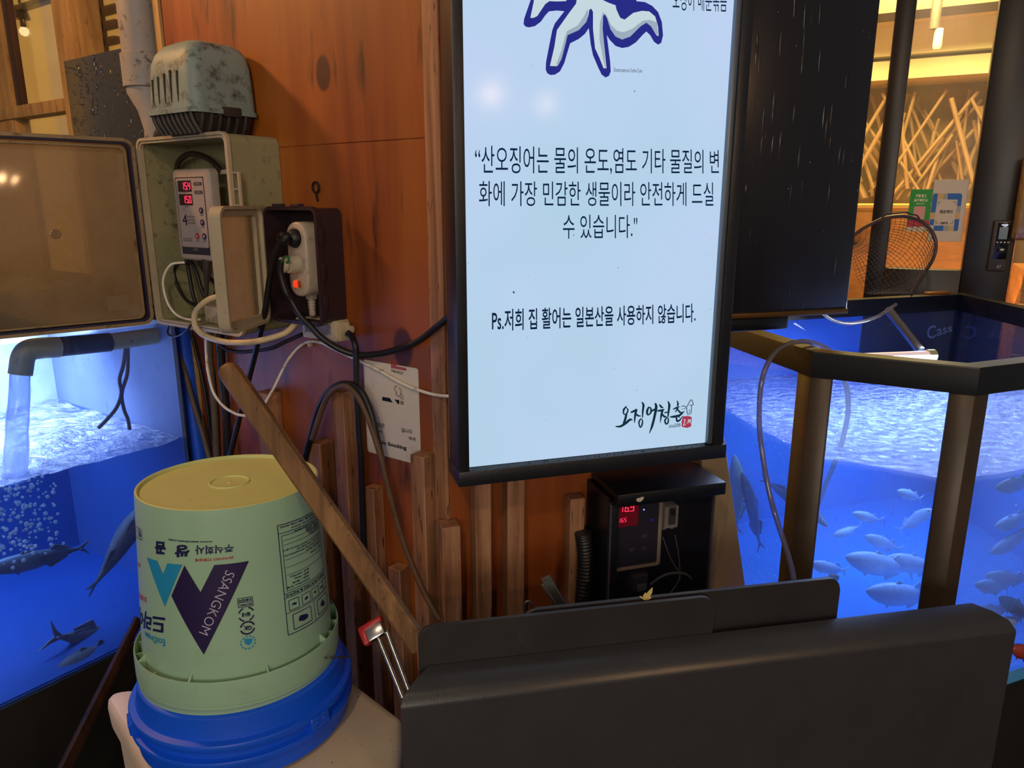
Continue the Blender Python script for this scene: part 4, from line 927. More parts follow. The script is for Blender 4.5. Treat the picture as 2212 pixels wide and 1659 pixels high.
mb = MB(); add_text(mb, 'JIS•KS•ISO 인증업체', bquad((1080, 480), (685, 505), (1080, 514), (685, 542)), .02); mb.build('red_lettering', 'ink_red', bk); mb = MB(); add_text(mb, '2성분', bquad((182, 915), (100, 852), (182, 975), (100, 905)), .02); mb.build('red_lettering', 'ink_red', bk); mb = MB(); add_text(mb, '도료', bquad((116, 570), (85, 540), (116, 605), (85, 580)), .02); mb.build('red_lettering', 'ink_red', bk)
def bstrip(mb, fn, s0, t0, s1, t1, w=.0009, n=12):
    pts = [fn(s0 + (s1 - s0) * i / n, t0 + (t1 - t0) * i / n) for i in range(n + 1)]; prev = None
    for i, p in enumerate(pts):
        d = (pts[min(i + 1, n)] - pts[max(i - 1, 0)]).normalized(); r_ = p - BC; r_ = (r_ - BX * r_.dot(BX)).normalized(); q = r_.cross(d) * w / 2
        c = (mb.bm.verts.new(p + q), mb.bm.verts.new(p - q))
        if prev: mb.bm.faces.new((prev[0], prev[1], c[1], c[0]))
        prev = c
def bframe(mb, fn, s0, s1, t0, t1, w=.0009):
    for a in ((s0, t0, s1, t0), (s1, t0, s1, t1), (s1, t1, s0, t1), (s0, t1, s0, t0)): bstrip(mb, fn, *a, w)
mb = MB()
fn = bquad((1120, 928), (1272, 905), (1130, 1022), (1282, 998)); bframe(mb, fn, 0, 1, 0, 1); bstrip(mb, fn, 0, .5, 1, .5)
add_text(mb, '인증업체', bquad((1265, 915), (1132, 938), (1268, 945), (1136, 968)), .04); add_text(mb, 'ISO9001', bquad((1268, 968), (1140, 988), (1270, 990), (1142, 1010)), .04)
for a in (20, 110, 200, 290): bring(mb, (1212, 1090), 64, 78, a, a + 52)
add_text(mb, '실내', bquad((1258, 1065), (1168, 1072), (1258, 1112), (1168, 1118)), .04)
bring(mb, (1224, 1230), 56, 72, 15, 165); bring(mb, (1224, 1230), 56, 72, 195, 345); add_text(mb, 'GK', bquad((1268, 1205), (1180, 1210), (1268, 1252), (1180, 1256)), .04)
mb.build('navy_badges', 'ink_navy', bk); mb = MB(); fn = bquad((128, 215), (66, 160), (134, 318), (70, 270)); bframe(mb, fn, 0, .7, 0, 1); add_text(mb, '인', bquad((122, 235), (92, 208), (126, 300), (96, 272)), .03)
mb.build('corner_badge', 'ink_navy', bk); mb = MB()
# information panel
IP = bquad((1532, 172), (1940, -10), (1645, 1308), (2060, 1003))
bframe(mb, IP, 0, 1, 0, 1, .0012)
for t in (.075, .62, .66, .80): bstrip(mb, IP, 0, t, 1, t)
bframe(mb, IP, .05, 1, .10, .60, .0008)
for t in (.145, .185, .32, .39, .46): bstrip(mb, IP, .07, t, .99, t, .0006)
bstrip(mb, IP, .52, .80, .52, 1.0)
sub = lambda s0, s1, t0, t1: (lambda s, t: IP(s1 + (s0 - s1) * s, t0 + (t1 - t0) * t))     # upside-down text box
for s0, s1, t0, t1, tx in ((.04, .95, .012, .032, '고객상담실 080-748-3030'), (.25, .95, .040, .060, '(주)쌍곰 경기도 안산시'), (.30, .95, .082, .097, '드라이픽스 타일용 접착제'),
                           (.55, .97, .108, .124, '사용 방법'), (.55, .97, .128, .142, '혼합 비율'), (.60, .97, .150, .164, '바탕면을 깨끗이'), (.62, .97, .168, .182, '고르게 바른다'), (.06, .97, .225, .24, '밀폐된 장소에서 사용하지 마십시오 환기'), (.30, .97, .25, .265, '피부에 닿지 않게 하십시오'), (.06, .97, .275, .29, '어린이 손이 닿지 않는 곳에 보관하십시오'), (.5, .97, .30, .314, '직사광선을 피할 것'),
                           (.6, .97, .345, .36, '제조 연월일'), (.12, .50, .475, .492, '품 명 : 드라이픽스'), (.20, .50, .505, .522, '용량 : 20kg'), (.16, .50, .535, .552, '색상 : 백색'), (.05, .50, .565, .582, '드라이픽스 타일'), (.03, .97, .628, .652, '위험물표시 ● 화기엄금 ● 취급주의')):
    add_text(mb, tx, sub(s0, s1, t0, t1), .03)
for k, s in enumerate((.06, .29, .50, .70, .86)): bframe(mb, IP, s, s + .17 if k < 4 else .99, .69, .785, .0010)
for s in (.10, .60): bframe(mb, IP, s, s + .34, .83, .97, .0012)
def blob(cx, cy, k, seed):
    random.seed(seed); n = 9; pts = []
    for i in range(n):
        a = 2 * math.pi * i / n; r_ = k * random.uniform(.45, 1.0); pts.append(IP(cx + r_ * math.cos(a) * .9, cy + r_ * math.sin(a) * .34))
    mb.poly(pts)
for i, (cx, cy, k) in enumerate(((.27, .90, .13), (.77, .90, .12), (.145, .737, .05), (.375, .737, .06), (.585, .737, .05), (.785, .737, .05))): blob(cx, cy, k, i)
mb.build('printed_panel', 'ink_navy', bk)
mb = MB()
for a in range(0, 360, 30): bring(mb, (1230, 1382), 60, 73, a, a + 18, k=5)
bpoly(mb, [(1190, 1345), (1275, 1340), (1268, 1385), (1235, 1412), (1196, 1392)], .0008); mb.build('cyan_badge', 'ink_cyan', bk)

# blue bucket nested below
BZ = .666
bb = thing('blue_bucket', 'upturned blue bucket rim under the green bucket, on the white tub', 'bucket', (-.447, 1.078, BZ))
def blath(mb, prof, **k): return mb.lathe((-.447, 1.078, BZ), V((.0, .03, 1)), prof, 96, **k)
blath(MB(), [(.158, .0), (.1655, .0), (.1655, .012), (.1655, .028), (.1740, .031), (.1748, .036), (.1735, .039), (.1655, .041), (.1645, .055), (.1735, .058), (.1745, .064), (.1730, .067), (.1640, .069), (.1610, .085), (.1590, .100), (.1555, .103), (.150, .104), (.145, .098), (.140, .05), (.146, .0)], cap0=False, cap1=False).build('rim', 'bucket_blue', bb)
def lug(x, y, w, h, z_, name='lug'):
    p = onZ(x, y, z_); d = V((p.x + .447, p.y - 1.078, 0)).normalized(); a = math.degrees(math.atan2(-d.y, d.x)); f = Fr((-.447 + d.x * .165, 1.078 + d.y * .165), a) if False else None
    tt = V((-d.y, d.x, 0)); c = V((-.447, 1.078, z_)) + d * .1655
    P = lambda i, j, k: c + tt * (i * w / 2) + d * (j) + V((0, 0, k * h / 2))
    return MB().hexa([P(-1, -.006, -1), P(1, -.006, -1), P(1, .011, -1), P(-1, .011, -1), P(-1, -.006, 1), P(1, -.006, 1), P(1, .010, 1), P(-1, .010, 1)], .001, 1), c, d
for x, y, w in ((317, 1552, .030), (690, 1566, .020), (722, 1560, .020)):
    m_, c, d = lug(x, y, w, .022, BZ + .053); m_.lathe(c + d * .0105, d, [(.005, 0), (.0045, .0012), (.003, .0012), (.003, -.0005)], 14, False, True); m_.build('lug', 'bucket_blue', bb)

# white plastic tub
TZ = .660
T = lambda x, y: onZ(x, y, TZ)
tpoly = [T(224, 1493), T(318, 1656), T(352, 1712), T(864, 1730), T(862, 1640), T(864, 1590), T(864, 1547), T(745, 1457)]
def tsec(g, z, k=6):
    pts = [V((p.x, p.y, 0)) for p in tpoly]; cen = sum(pts, V()) / len(pts); out = []; N = len(pts)
    for i in range(N):
        p = pts[i]; a = (pts[i - 1] - p); b = (pts[(i + 1) % N] - p); r_ = .035 if i in (0, 7) else .006
        a = a.normalized() * min(r_, a.length * .45); b = b.normalized() * min(r_, b.length * .45)
        for j in range(k + 1):
            f = j / k; w = (p + a) * (1 - f) ** 2 + p * 2 * f * (1 - f) + (p + b) * f ** 2
            w = w + (cen - w).normalized() * g; out.append(V((w.x, w.y, z)))
    return out
tub = thing('plastic_tub', 'big off-white plastic tub with a stained flat lid under the two buckets', 'tub', (-.42, .98, 0))
MB().loft([tsec(.03, 0), tsec(.012, TZ - .05)]).build('body', 'tub_white', tub)
MB().loft([tsec(.006, TZ - .060), tsec(-.001, TZ - .056), tsec(-.004, TZ - .022), tsec(-.001, TZ - .009), tsec(.006, TZ - .002), tsec(.018, TZ)]).build('lid', 'tub_white', tub)

# wooden stick leaning across the bucket
S0, S1 = onY(485, 788, 1.055), onY(908, 1397, .996)
sd = (S1 - S0).normalized(); sa = sd.cross(V((0, 1, 0))).normalized(); sbv = sd.cross(sa)
lp = []
Ls = (S1 - S0).length
for f, w, h in ((0, .006, .006), (.008, .0115, .009), (.03, .0150, .011), (.2, .0155, .0115), (.5, .0148, .0115), (.8, .0150, .0115), (1.0, .0152, .0115)):
    c = S0 + sd * (Ls * f); lp.append([c + sa * (w * sx) + sbv * (h * sy) for sx, sy in ((1, .6), (.7, 1), (-.7, 1), (-1, .6), (-1, -.6), (-.7, -1), (.7, -1), (1, -.6))])
m_ = MATS['stick_wood']
o_ = MB().loft(lp).build('wooden_stick', 'stick_wood', None, (S0 + S1) / 2); tag(o_, 'worn wooden stick leaning diagonally across the green bucket', 'stick')

# ------------------------------------------------------------------ black cabinet in front, boards standing behind its ledge
cb = thing('black_cabinet', 'long matt black cabinet front with a rolled top edge across the lower right', 'cabinet', G.P(.48, -.03, 0))
prof = [(0, .0), (0, .808), (-.0015, .813), (-.010, .8245), (-.014, .8275), (-.030, .8345), (-.052, .8385), (-.052, .829), (-.030, .826), (-.020, .820), (-.016, .80), (-.016, 0)]
MB().loft([[G.P(u_ + k_ * max(0, -n_ - .004) * (z_ > .80), n_, z_) for n_, z_ in prof] for u_, k_ in ((-.026, .9), (.2, 0), (.5, 0), (.8, 0), (.985, -.9))]).build('front_panel', 'black_cabinet', cb)
MB().box(G, -.010, .97, -.100, -.016, .684, .700, .001).build('shelf', 'black_cabinet', cb)
def board(u0, u1, n, z1, label, r=.022):
    pts = [(u0, .7005), (u1, .7005)] + [(u1 - r + r * math.cos(math.radians(a)), z1 - r + r * math.sin(math.radians(a))) for a in range(0, 91, 15)] + [(u0 + r + r * math.cos(math.radians(a)), z1 - r + r * math.sin(math.radians(a))) for a in range(90, 181, 15)]
    return tag(MB().prism([G.P(u_, n, z_) for u_, z_ in pts], -G.n * .007, .0012, 1).build('black_sheet', 'black_board', None, G.P((u0 + u1) / 2, n, .7005)), label, 'panel')
board(.004, .468, -.0535, .9025, 'near black sheet with rounded corners standing behind the cabinet ledge')
board(.163, .700, -.070, .9015, 'farther black sheet reaching right in front of the right tank, rounded corner')
lf = G.P(.358, -.0665, .905); mb = MB()
for a, l_, w in ((58, .023, .005), (98, .012, .005), (150, .015, .004), (22, .011, .004)):
    d = G.t * math.cos(math.radians(a)) * .8 + V((0, 0, math.sin(math.radians(a)))); s_ = V((0, 0, 1)).cross(G.n) * w
    mb.loft([[lf - G.t * w / 2 + G.n * .002, lf + G.t * w / 2 + G.n * .002, lf + G.t * w / 2 - G.n * .001, lf - G.t * w / 2 - G.n * .001], [lf + d * l_ * .6 - G.t * w * .7, lf + d * l_ * .6 + G.t * w * .7 + G.n * .002, lf + d * l_ * .6 + G.t * w * .7 + G.n * .001, lf + d * l_ * .6 - G.t * w * .7 - G.n * .001], [lf + d * l_, lf + d * l_ + G.t * .001, lf + d * l_ + G.t * .001 - G.n * .0005, lf + d * l_ - G.n * .0005]])
bmesh.ops.translate(mb.bm, verts=mb.bm.verts, vec=(0, 0, -.004))
tag(mb.build('dry_leaf', 'leaf', None, lf), 'torn dry yellow leaf caught on top of the black sheets', 'leaf')
# bits behind the sheets
def between(p, q, w, h, m, name, label, cat):
    d = (q - p).normalized(); a = d.cross(V((0, 1, 0))).normalized(); b = d.cross(a)
    return tag(MB().hexa([p + a * w + b * h, p - a * w + b * h, p - a * w - b * h, p + a * w - b * h, q + a * w + b * h, q - a * w + b * h, q - a * w - b * h, q + a * w - b * h], .001, 1).build(name, m, None, p), label, cat)
between(onY(1178, 1246, 1.11), onY(1232, 1345, 1.10), .0085, .004, 'dull_steel', 'steel_bar', 'dull steel bar leaning behind the black sheets, left of the control cabinet', 'bar')
between(onY(1172, 1262, 1.105), onY(1226, 1350, 1.095), .0028, .003, 'dull_steel', 'steel_rod', 'thin steel rod beside the leaning steel bar', 'rod')
c = onY(1141, 1312, 1.10); mb = MB(); mb.tube([c + V((.0065 * math.cos(a), 0, .011 * math.sin(a))) for a in [i * .45 for i in range(15)]], .0022, 8, 2); mb.tube([c + V((-.002, 0, -.010)), c + V((-.012, 0, -.028)), c + V((-.02, 0, -.06))], .0022, 8, 3)
tag(mb.build('steel_hook', 'dull_steel', None, c), 'small steel ring peeking over the black sheets', 'hook')
pts = [B.W(x, y, .045) for x, y in ((1259, 1150), (1264, 1200), (1262, 1260), (1256, 1330), (1250, 1420))]
sp_ = spline([V(p) for p in pts], 16)
tag(MB().tube(sp_, [.0155 + .0016 * (i % 2) for i in range(len(sp_))], 14, 1).build('conduit', mat('conduit', '1a1b20', .4), None, pts[2]), 'black ribbed conduit left of the control cabinet', 'conduit')
# red ended chrome handle
ch = thing('chrome_tool', 'chrome twin-rod handle with a red end cap between bucket and cabinet', 'tool', onY(846, 1440, 1.0))
ea, eb = onY(815, 1372, 1.045), onY(834, 1362, 1.050); fa, fb = onY(870, 1508, .985), onY(886, 1500, .99)
MB().tube([ea, fa], .0042, 12).build('rod', 'steel', ch); MB().tube([eb, fb], .0042, 12).build('rod', 'steel', ch)
hd = onY(808, 1365, 1.045); ax = (onY(832, 1350, 1.05) - onY(787, 1378, 1.04)).normalized(); sd2 = (fa - ea).normalized(); b3 = ax.cross(sd2).normalized()
MB().hexa([hd + ax * i + sd2 * j + b3 * k for k in (-.009, .009) for i, j in ((-.016, -.012), (.018, -.012), (.018, .012), (-.016, .012))], .003, 2).build('end_block', 'steel', ch)
MB().hexa([hd + ax * i + sd2 * j + b3 * k for k in (-.0105, .0105) for i, j in ((-.020, -.017), (.020, -.017), (.020, -.006), (-.020, -.006))], .003, 2).build('end_cap', 'red_plastic', ch)
MB().hexa([hd + ax * i + sd2 * j + b3 * k for k in (-.0105, .0105) for i, j in ((-.021, -.016), (-.010, -.016), (-.010, .013), (-.021, .013))], .003, 2).build('end_cap', 'red_plastic', ch)

# ------------------------------------------------------------------ control cabinet under the light box
KU0, KU1 = .279, .505
kc = thing('control_cabinet', 'black control cabinet under the light box with clear front, red digits and a breaker', 'control box', B.P(.39, .0, .60))
MB().box(B, KU0, KU1, .001, .006, .60, .965).build('back_plate', 'black_metal', kc)
MB().box(B, KU0, KU0 + .004, .006, .104, .60, .965).build('side_panel', 'black_metal', kc); MB().box(B, KU1 - .004, KU1, .006, .104, .60, .965).build('side_panel', 'black_metal', kc); MB().box(B, KU0 + .004, KU1 - .004, .006, .104, .60, .606).build('bottom_panel', 'black_metal', kc)
MB().box(B, KU0 + .008, KU1 + .010, .001, .128, .9535, .9790, .002).build('lid', 'black_metal', kc)
mb = MB(); mb.poly([B.P(KU0 + .010 + .042 + x, .1285, .9655 + y) for x, y in ((-.0075, .000), (-.006, .003), (-.001, .0035), (.004, .005), (.0085, .0042), (.008, .001), (.005, -.0025), (.001, -.0045), (-.004, -.004))]); mb.build('paint_chip', mat('chip_pale', 'c8bcb0', .6), kc)
MB().box(B, KU0 + .001, KU0 + .020, .1045, .110, .60, .953, .001).build('door_stile', 'black_metal', kc)
MB().box(B, KU0 + .020, KU1 - .001, .105, .108, .60, .953).build('door_pane', 'cabinet_pane', kc)
for a_ in (KU0 + .001, KU1 - .004): MB().box(B, a_, a_ + .003, .104, .112, .60, .954).build('door_edge', mat('edge_grey', '4a4452', .4), kc)
kn = .072
k0 = B.pix(1429, 1180, kn); kz0 = B.pix(1400, 1226, kn)[1]
ku1, kz1 = k0[0], 1.0 if False else .948
kcn = thing('controller', 'cream-framed controller with red 16.9 behind the clear front of the control cabinet', 'controller', B.P(ku1 - .05, .05, kz0))
ku0 = ku1 - .118
slab(MB(), B, ku0, ku1, kz0, kz1, .008, .0065, kn, .003).build('case', mat('cream_frame', 'd8c8a8', .5), kcn)
MB().poly([B.P(a, kn + .0006, b) for a, b in rrect(ku0 + .010, ku1 - .010, kz0 + .010, kz1 - .006, .004)]).build('face', mat('panel_dark', '3c3a44', .3), kcn)
f = quad_on(B, kn + .0012, (1336, 1107), (1372, 1104), (1338, 1091), (1373, 1086)); digits(MB(), '16.9', f).build('digits', 'led_red', kcn)
f = quad_on(B, kn + .0012, (1334, 1130), (1354, 1127), (1335, 1121), (1355, 1118)); digits(MB(), '16.5', f).build('digits', 'led_red', kcn)
dis = MB(); q = [B.pix(*p, kn + .0008) for p in ((1340, 1135), (1376, 1086))]; dis.box(B, q[0][0] - .012, q[1][0] + .004, kn + .0004, kn + .0009, q[0][1] - .004, q[1][1] + .004); dis.build('display', mat('display_glow', '400812', .3, emit='ff1030', estr=.10), kcn)
c = B.W(1391, 1101, kn + .001); MB().ball(c, .0016, 2).build('indicator', glow('led_blue_bright', '8a90ff', 3.0), kcn)
c = B.W(1409, 1123, kn + .001); MB().ball(c, .0022, 2).build('indicator', mat('led_blue_dim', '2420a0', .3, emit='3020e0', estr=.5), kcn)
for x, y in ((1392, 1158), (1365, 1187), (1391, 1184)):
    c = B.W(x, y, kn + .001); MB().loft([rr3(B, *(lambda u_, z_: (u_ - .005, u_ + .005, z_ - .004, z_ + .004))((c - B.o).dot(B.t), c.z), .0025, kn + .0008), rr3(B, *(lambda u_, z_: (u_ - .005, u_ + .005, z_ - .004, z_ + .004))((c - B.o).dot(B.t), c.z), .0025, kn + .002)]).build('button', mat('button_dim', '5a5a64', .4), kcn)
q0, q1 = B.pix(1435, 1143, .05), B.pix(1467, 1092, .05)
br = thing('breaker', 'pale grey breaker mounted beside the controller in the control cabinet', 'breaker', B.P((q0[0] + q1[0]) / 2, .01, q0[1]))
MB().box(B, q0[0], q1[0], .0062, .050, q0[1], q1[1], .002).build('body', mat('breaker_grey', 'c4bcac', .5), br)
MB().box(B, q0[0] + .012, q0[0] + .020, .050, .056, q0[1] + .030, q0[1] + .042, .001).build('toggle', 'ink_black', br)
MB().box(B, q0[0] + .008, q0[0] + .024, .050, .0510, q0[1] + .008, q0[1] + .046, .001).build('front_plate', mat('breaker_dark', '5f5a54', .5), br)
mb = MB(); mb.box(B, q0[0] + .001, q0[0] + .010, .01, .040, q0[1] - .007, q0[1], .001); mb.box(B, q1[0] - .012, q1[0] - .003, .01, .040, q0[1] - .007, q0[1], .001); mb.build('terminals', 'strip_white', br)
q0, q1 = B.pix(1368, 1284, .06), B.pix(1404, 1241, .06)
rl = thing('relay', 'dark grey cube relay at the bottom of the control cabinet', 'relay', B.P((q0[0] + q1[0]) / 2, .01, q0[1]))
MB().box(B, q0[0], q1[0], .0062, .055, q0[1], q1[1], .004).build('body', mat('relay_grey', '4c4c54', .35), rl)
MB().box(B, q0[0] + .008, q1[0] - .006, .055, .062, q0[1] + .004, q0[1] + .020, .002).build('terminal', mat('relay_light', '77777c', .4), rl)
for pts, r_, lb in (([(1405, 1262, .04), (1430, 1245, .05), (1455, 1238, .05), (1480, 1240, .05), (1494, 1250, .05)], .0028, 'pale cable curving right from the relay in the control cabinet'), ([(1432, 1160, .045), (1448, 1205, .05), (1468, 1240, .05), (1467, 1255, .05)], .0012, 'thin wire slanting down from the breaker'), ([(1458, 1155, .045), (1466, 1200, .05), (1467, 1250, .05), (1445, 1285, .05)], .0012, 'thin wire dropping straight below the breaker')):
    P = [B.W(*p) for p in pts]; tag(MB().tube(P, r_, 8, 6).build('wire', mat('wire_grey', '8c8486', .5), None, P[1]), lb, 'wire')
# beige plank leaning between control cabinet and tank
pl_ = [B.P(.522, .010, 1.030), B.P(.574, .010, 1.030), B.P(.668, .010, .62), B.P(.545, .010, .62)]
tag(MB().prism(pl_, B.n * .012, .001, 1).build('beige_plank', 'beige_board', None, B.P(.58, .01, .62)), 'beige slanted plank between the control cabinet and the right tank', 'plank')

# ------------------------------------------------------------------ left fish tank
LU = -.64
lt = thing('fish_tank', 'left glass fish tank with blue lining on a black stand', 'tank', A.P(-.32, .6, 0))
MB().box(A, -.008, 0, .060, 1.25, .49, 1.232).build('front_pane', 'tank_glass', lt)
MB().box(A, LU, -.004, .060, .068, .49, .95).build('side_lining', 'tank_blue_pale', lt)
MB().box(A, LU, -.004, .060, .068, .95, 1.232).build('upper_side_lining', 'tank_grey', lt)
MB().box(A, LU - .01, LU, .060, 1.25, .49, .95).build('back_lining', 'tank_blue', lt)
MB().box(A, LU - .01, LU, .060, 1.25, .95, 1.232).build('upper_back_lining', 'tank_white', lt)
raindrops(L, .0004, -.70, -.065, .96, 1.225, 520, 6, lt, .15, .7, glass('tank_drop', 'f0f6ff', .2, .03))
MB().box(A, LU, -.008, .045, 1.25, .485, .492).build('bottom', 'tank_blue', lt)
MB().box(A, LU, -.008, 1.24, 1.25, .49, 1.232).build('end_lining', 'tank_blue', lt)
MB().box(A, LU, -.068, .060, 1.25, 1.236, 1.325, .003).build('hood', 'black_frame', lt)
MB().box(A, LU, .002, .060, 1.25, .0, .485, .003).build('stand', 'tank_base', lt)
LW = .949
mb = MB(); mb.poly([A.P(-.009, .069, LW), A.P(-.009, 1.239, LW), A.P(LU + .002, 1.239, LW), A.P(LU + .002, .069, LW)])
bmesh.ops.subdivide_edges(mb.bm, edges=mb.bm.edges, cuts=60, use_grid_fill=True)
for v in mb.bm.verts: v.co.z += .010 * (mnoise.noise(v.co * 9) + .5 * mnoise.noise(v.co * 23))
tag(mb.build('left_tank_water', 'left_water', None, A.P(-.3, .6, LW)), 'rough bubbling water surface in the left tank', 'water', kind='stuff')
# return pipe and falling water
O = -.075
rp = thing('return_pipe', 'cream pipe with black tape and a down-turned elbow pouring water in the left tank', 'pipe', L.W(200, 745, O))
Q = lambda x, y: L.W(x, y, O)
MB().tube([Q(400, 716), Q(230, 740)], .0195, 20, 1).build('pipe', 'pvc_cream', rp)
MB().tube([Q(236, 739), Q(120, 750)], .0215, 20, 1).build('tape', 'tape_black', rp)
MB().tube([Q(126, 750), Q(90, 752), Q(62, 757), Q(50, 772), Q(46, 795), Q(44, 809)], .0225, 22, 6).build('elbow', 'pvc_cream', rp)
J = [Q(44, 806), Q(42, 850), Q(39, 900), Q(35, 960), Q(30, 1040)]
jl = []; sp_ = spline([V(p) for p in J], 8)
for i, p in enumerate(sp_):
    r_ = .0185 + .006 * i / len(sp_); jl.append([p + A.t * (r_ * math.cos(a) * (1 + .14 * mnoise.noise(V((a * 1.3, i * .16, 2))))) + A.n * (r_ * math.sin(a) * (1 + .14 * mnoise.noise(V((a * 1.3, i * .16, 7))))) for a in [2 * math.pi * k / 20 for k in range(20)]])
tag(MB().loft(jl).build('water_jet', 'pouring_water', None, J[2]), 'column of water pouring from the elbow into the left tank', 'water', kind='stuff')
random.seed(11); mb = MB(); c = Q(34, 1040)
for i in range(340):
    a = random.uniform(0, 6.283); r_ = .075 * math.sqrt(random.random()); z_ = LW - random.random() ** 1.4 * .20
    p = V((c.x, c.y, 0)) - A.t * .03 + A.t * r_ * math.cos(a) * .7 + A.n * r_ * math.sin(a) * 1.2; mb.ball((p.x, p.y, z_), random.uniform(.0018, .0052), 1)
tag(mb.build('bubbles', glass('bubble_film', 'f0f4ff', .2, .1, 'f4ead8', .75, 20), None, V((c.x, c.y, LW - .1))), 'cloud of bubbles under the pouring water', 'bubbles', kind='stuff')
for pts, lb in (([(272, 745), (266, 790), (258, 820), (262, 850), (252, 880), (232, 905), (212, 925)], 'brown air tube hanging from the return pipe and bending left'), ([(276, 745), (275, 805), (263, 850), (268, 885), (276, 905), (280, 928)], 'brown air tube hanging straight down beside the bent one')):
    P = [Q(*p) for p in pts]; tag(MB().tube(P, .0042, 10, 5).build('air_tube', mat('tube_brown', '5c4a44', .4), None, P[2]), lb, 'tube')
# brown plank leaning on the stand
p, q = L.W(300, 1335, .045), L.W(120, 1700, .16)
dd = (q - p).normalized(); sa = dd.cross(L.n).normalized()
tag(MB().hexa([p + sa * .010 + L.n * .006, p - sa * .010 + L.n * .006, p - sa * .010 - L.n * .006, p + sa * .010 - L.n * .006, q + sa * .014 + L.n * .006, q - sa * .014 + L.n * .006, q - sa * .014 - L.n * .006, q + sa * .014 - L.n * .006], .001, 1).build('brown_plank', 'dark_wood', None, p), 'dark brown stick leaning in front of the left tank stand', 'stick')

# ------------------------------------------------------------------ right fish tank
RZ0, RZ1, WZ, FZ = 1.172, 1.222, 1.005, .55
POLY = [P0, P1, P2, P3, B1, B0]
def inset(d):
    n_ = len(POLY); cen = sum(POLY, V()) / n_; out = []
    for i in range(n_):
        a, b, c = POLY[i - 1], POLY[i], POLY[(i + 1) % n_]
        def nrm(p, q): v = (q - p).normalized(); w = V((-v.y, v.x, 0)); return w if w.dot(cen - p) > 0 else -w
        n1, n2 = nrm(a, b), nrm(b, c); k = (n1 + n2); out.append(b + k * (d / (1 + n1.dot(n2))))
    return out
Z = lambda pts, z: [V((p.x, p.y, z)) for p in pts]
rt = thing('fish_tank', 'right many-sided glass fish tank with black rail and brown steel posts', 'tank', (.95, 1.75, 0))
o_, i_ = inset(-.004), inset(.034)
lp = [Z(o_, RZ0), Z(o_, RZ1 - .004), Z(inset(-.002), RZ1), Z(i_, RZ1), Z(i_, RZ0)]
MB().loft(lp + [lp[0]], True, False, False).build('rail', 'rail_black', rt)
MB().loft([Z(inset(0), 0), Z(inset(0), FZ - .03)]).build('stand', 'tank_base', rt)
MB().loft([Z(inset(.004), FZ - .03), Z(inset(.004), FZ)]).build('floor_lining', 'tank_blue_bright', rt)
def pane(i, name, m, z0, z1, a=.006, b=.014):
    A_, B_ = inset(a), inset(b); j = (i + 1) % 6
    MB().loft([[A_[i], A_[j], B_[j], B_[i]], ]) if False else None
    mb = MB(); mb.hexa(Z([A_[i], A_[j], B_[j], B_[i]], z0) + Z([A_[i], A_[j], B_[j], B_[i]], z1)); return mb.build(name, m, rt)
pane(0, 'glass_pane', 'tank_glass', FZ - .02, RZ0 + .01); pane(1, 'glass_pane', 'hazy_tank_glass', FZ - .02, RZ0 + .01); pane(2, 'glass_pane', 'hazy_tank_glass', FZ - .02, RZ0 + .01)
pane(3, 'glass_pane', 'tank_glass', FZ - .02, RZ0 + .01); pane(4, 'glass_pane', 'tank_glass', FZ - .02, RZ0 + .01); pane(5, 'glass_pane', 'tank_glass', FZ - .02, RZ0 + .01)
for i in (3, 4, 5): pane(i, 'back_lining', 'tank_blue_bright', FZ, WZ - .01, .016, .020)
def lpost(i, l1, l2, th=.005, name='post'):
    c = POLY[i]; a = (POLY[i - 1] - c).normalized(); b = (POLY[(i + 1) % 6] - c).normalized(); oc = inset(-.001)[i]; ic = inset(th)[i]
    pts = [oc, oc + a * l1, ic + a * (l1), ic, ic + b * l2, oc + b * l2]
    MB().prism(Z(pts, 0), V((0, 0, RZ0)), .0008, 1).build(name, 'post_steel', rt)
raindrops(Fr((P1.x, P1.y), 122), -.0056, .045, .225, .58, 1.165, 420, 9, rt, .35, .55, glass('tank_drop', 'f0f6ff', .2, .03))
lpost(1, .045, .037); lpost(2, .037, .036); lpost(3, .036, .036); lpost(4, .02, .02)
mb = MB(); mb.bm.faces.new([mb.bm.verts.new(p) for p in Z(inset(.015), WZ)])
bmesh.ops.triangulate(mb.bm, faces=mb.bm.faces)
for _ in range(6): 
    es = [e for e in mb.bm.edges if e.calc_length() > .03]
    if es: bmesh.ops.subdivide_edges(mb.bm, edges=es, cuts=1); bmesh.ops.triangulate(mb.bm, faces=mb.bm.faces)
for v in mb.bm.verts: v.co.z += .005 * (mnoise.noise(v.co * 8) + .5 * mnoise.noise(v.co * 21))
tag(mb.build('right_tank_water', 'right_water', None, (.95, 1.75, WZ)), 'rippled blue water surface in the right tank', 'water', kind='stuff')
# things in and around the right tank, above the water
a0, b0 = N1.pix(1712, 700, -.03), N1.pix(1862, 700, -.03)
tag(MB().box(N1, a0[0] - .3, b0[0], -.045, -.03, 0, 1.20).build('blue_reflection', mat('reflection_blue', '3f8ae8', .4, 0, '5aa0f0', 3), None, N1.P(b0[0] - .2, -.04, 0)), 'bright blue sheet standing in for a reflected tank wall behind the right tank', 'panel')  # sheet in place of the reflection of another tank's blue wall
a0, b0 = N1.pix(1866, 700, -.05), N1.pix(2099, 700, -.05)
ck = thing('drinks_cooler', 'dark cooler with pale script lettering seen behind the right tank', 'cooler', N1.P((a0[0] + b0[0]) / 2, -.08, 0))
MB().box(N1, a0[0], b0[0], -.10, -.05, 0, 1.20, .004).build('body', mat('cooler_dark', '2a2b3a', .3), ck)
f = quad_on(N1, -.049, (2003, 735), (2057, 715), (2003, 704), (2057, 700)); add_text(MB(), 'Cass', f, .01).build('lettering', mat('script_grey', 'd0d2dc', .5), ck)
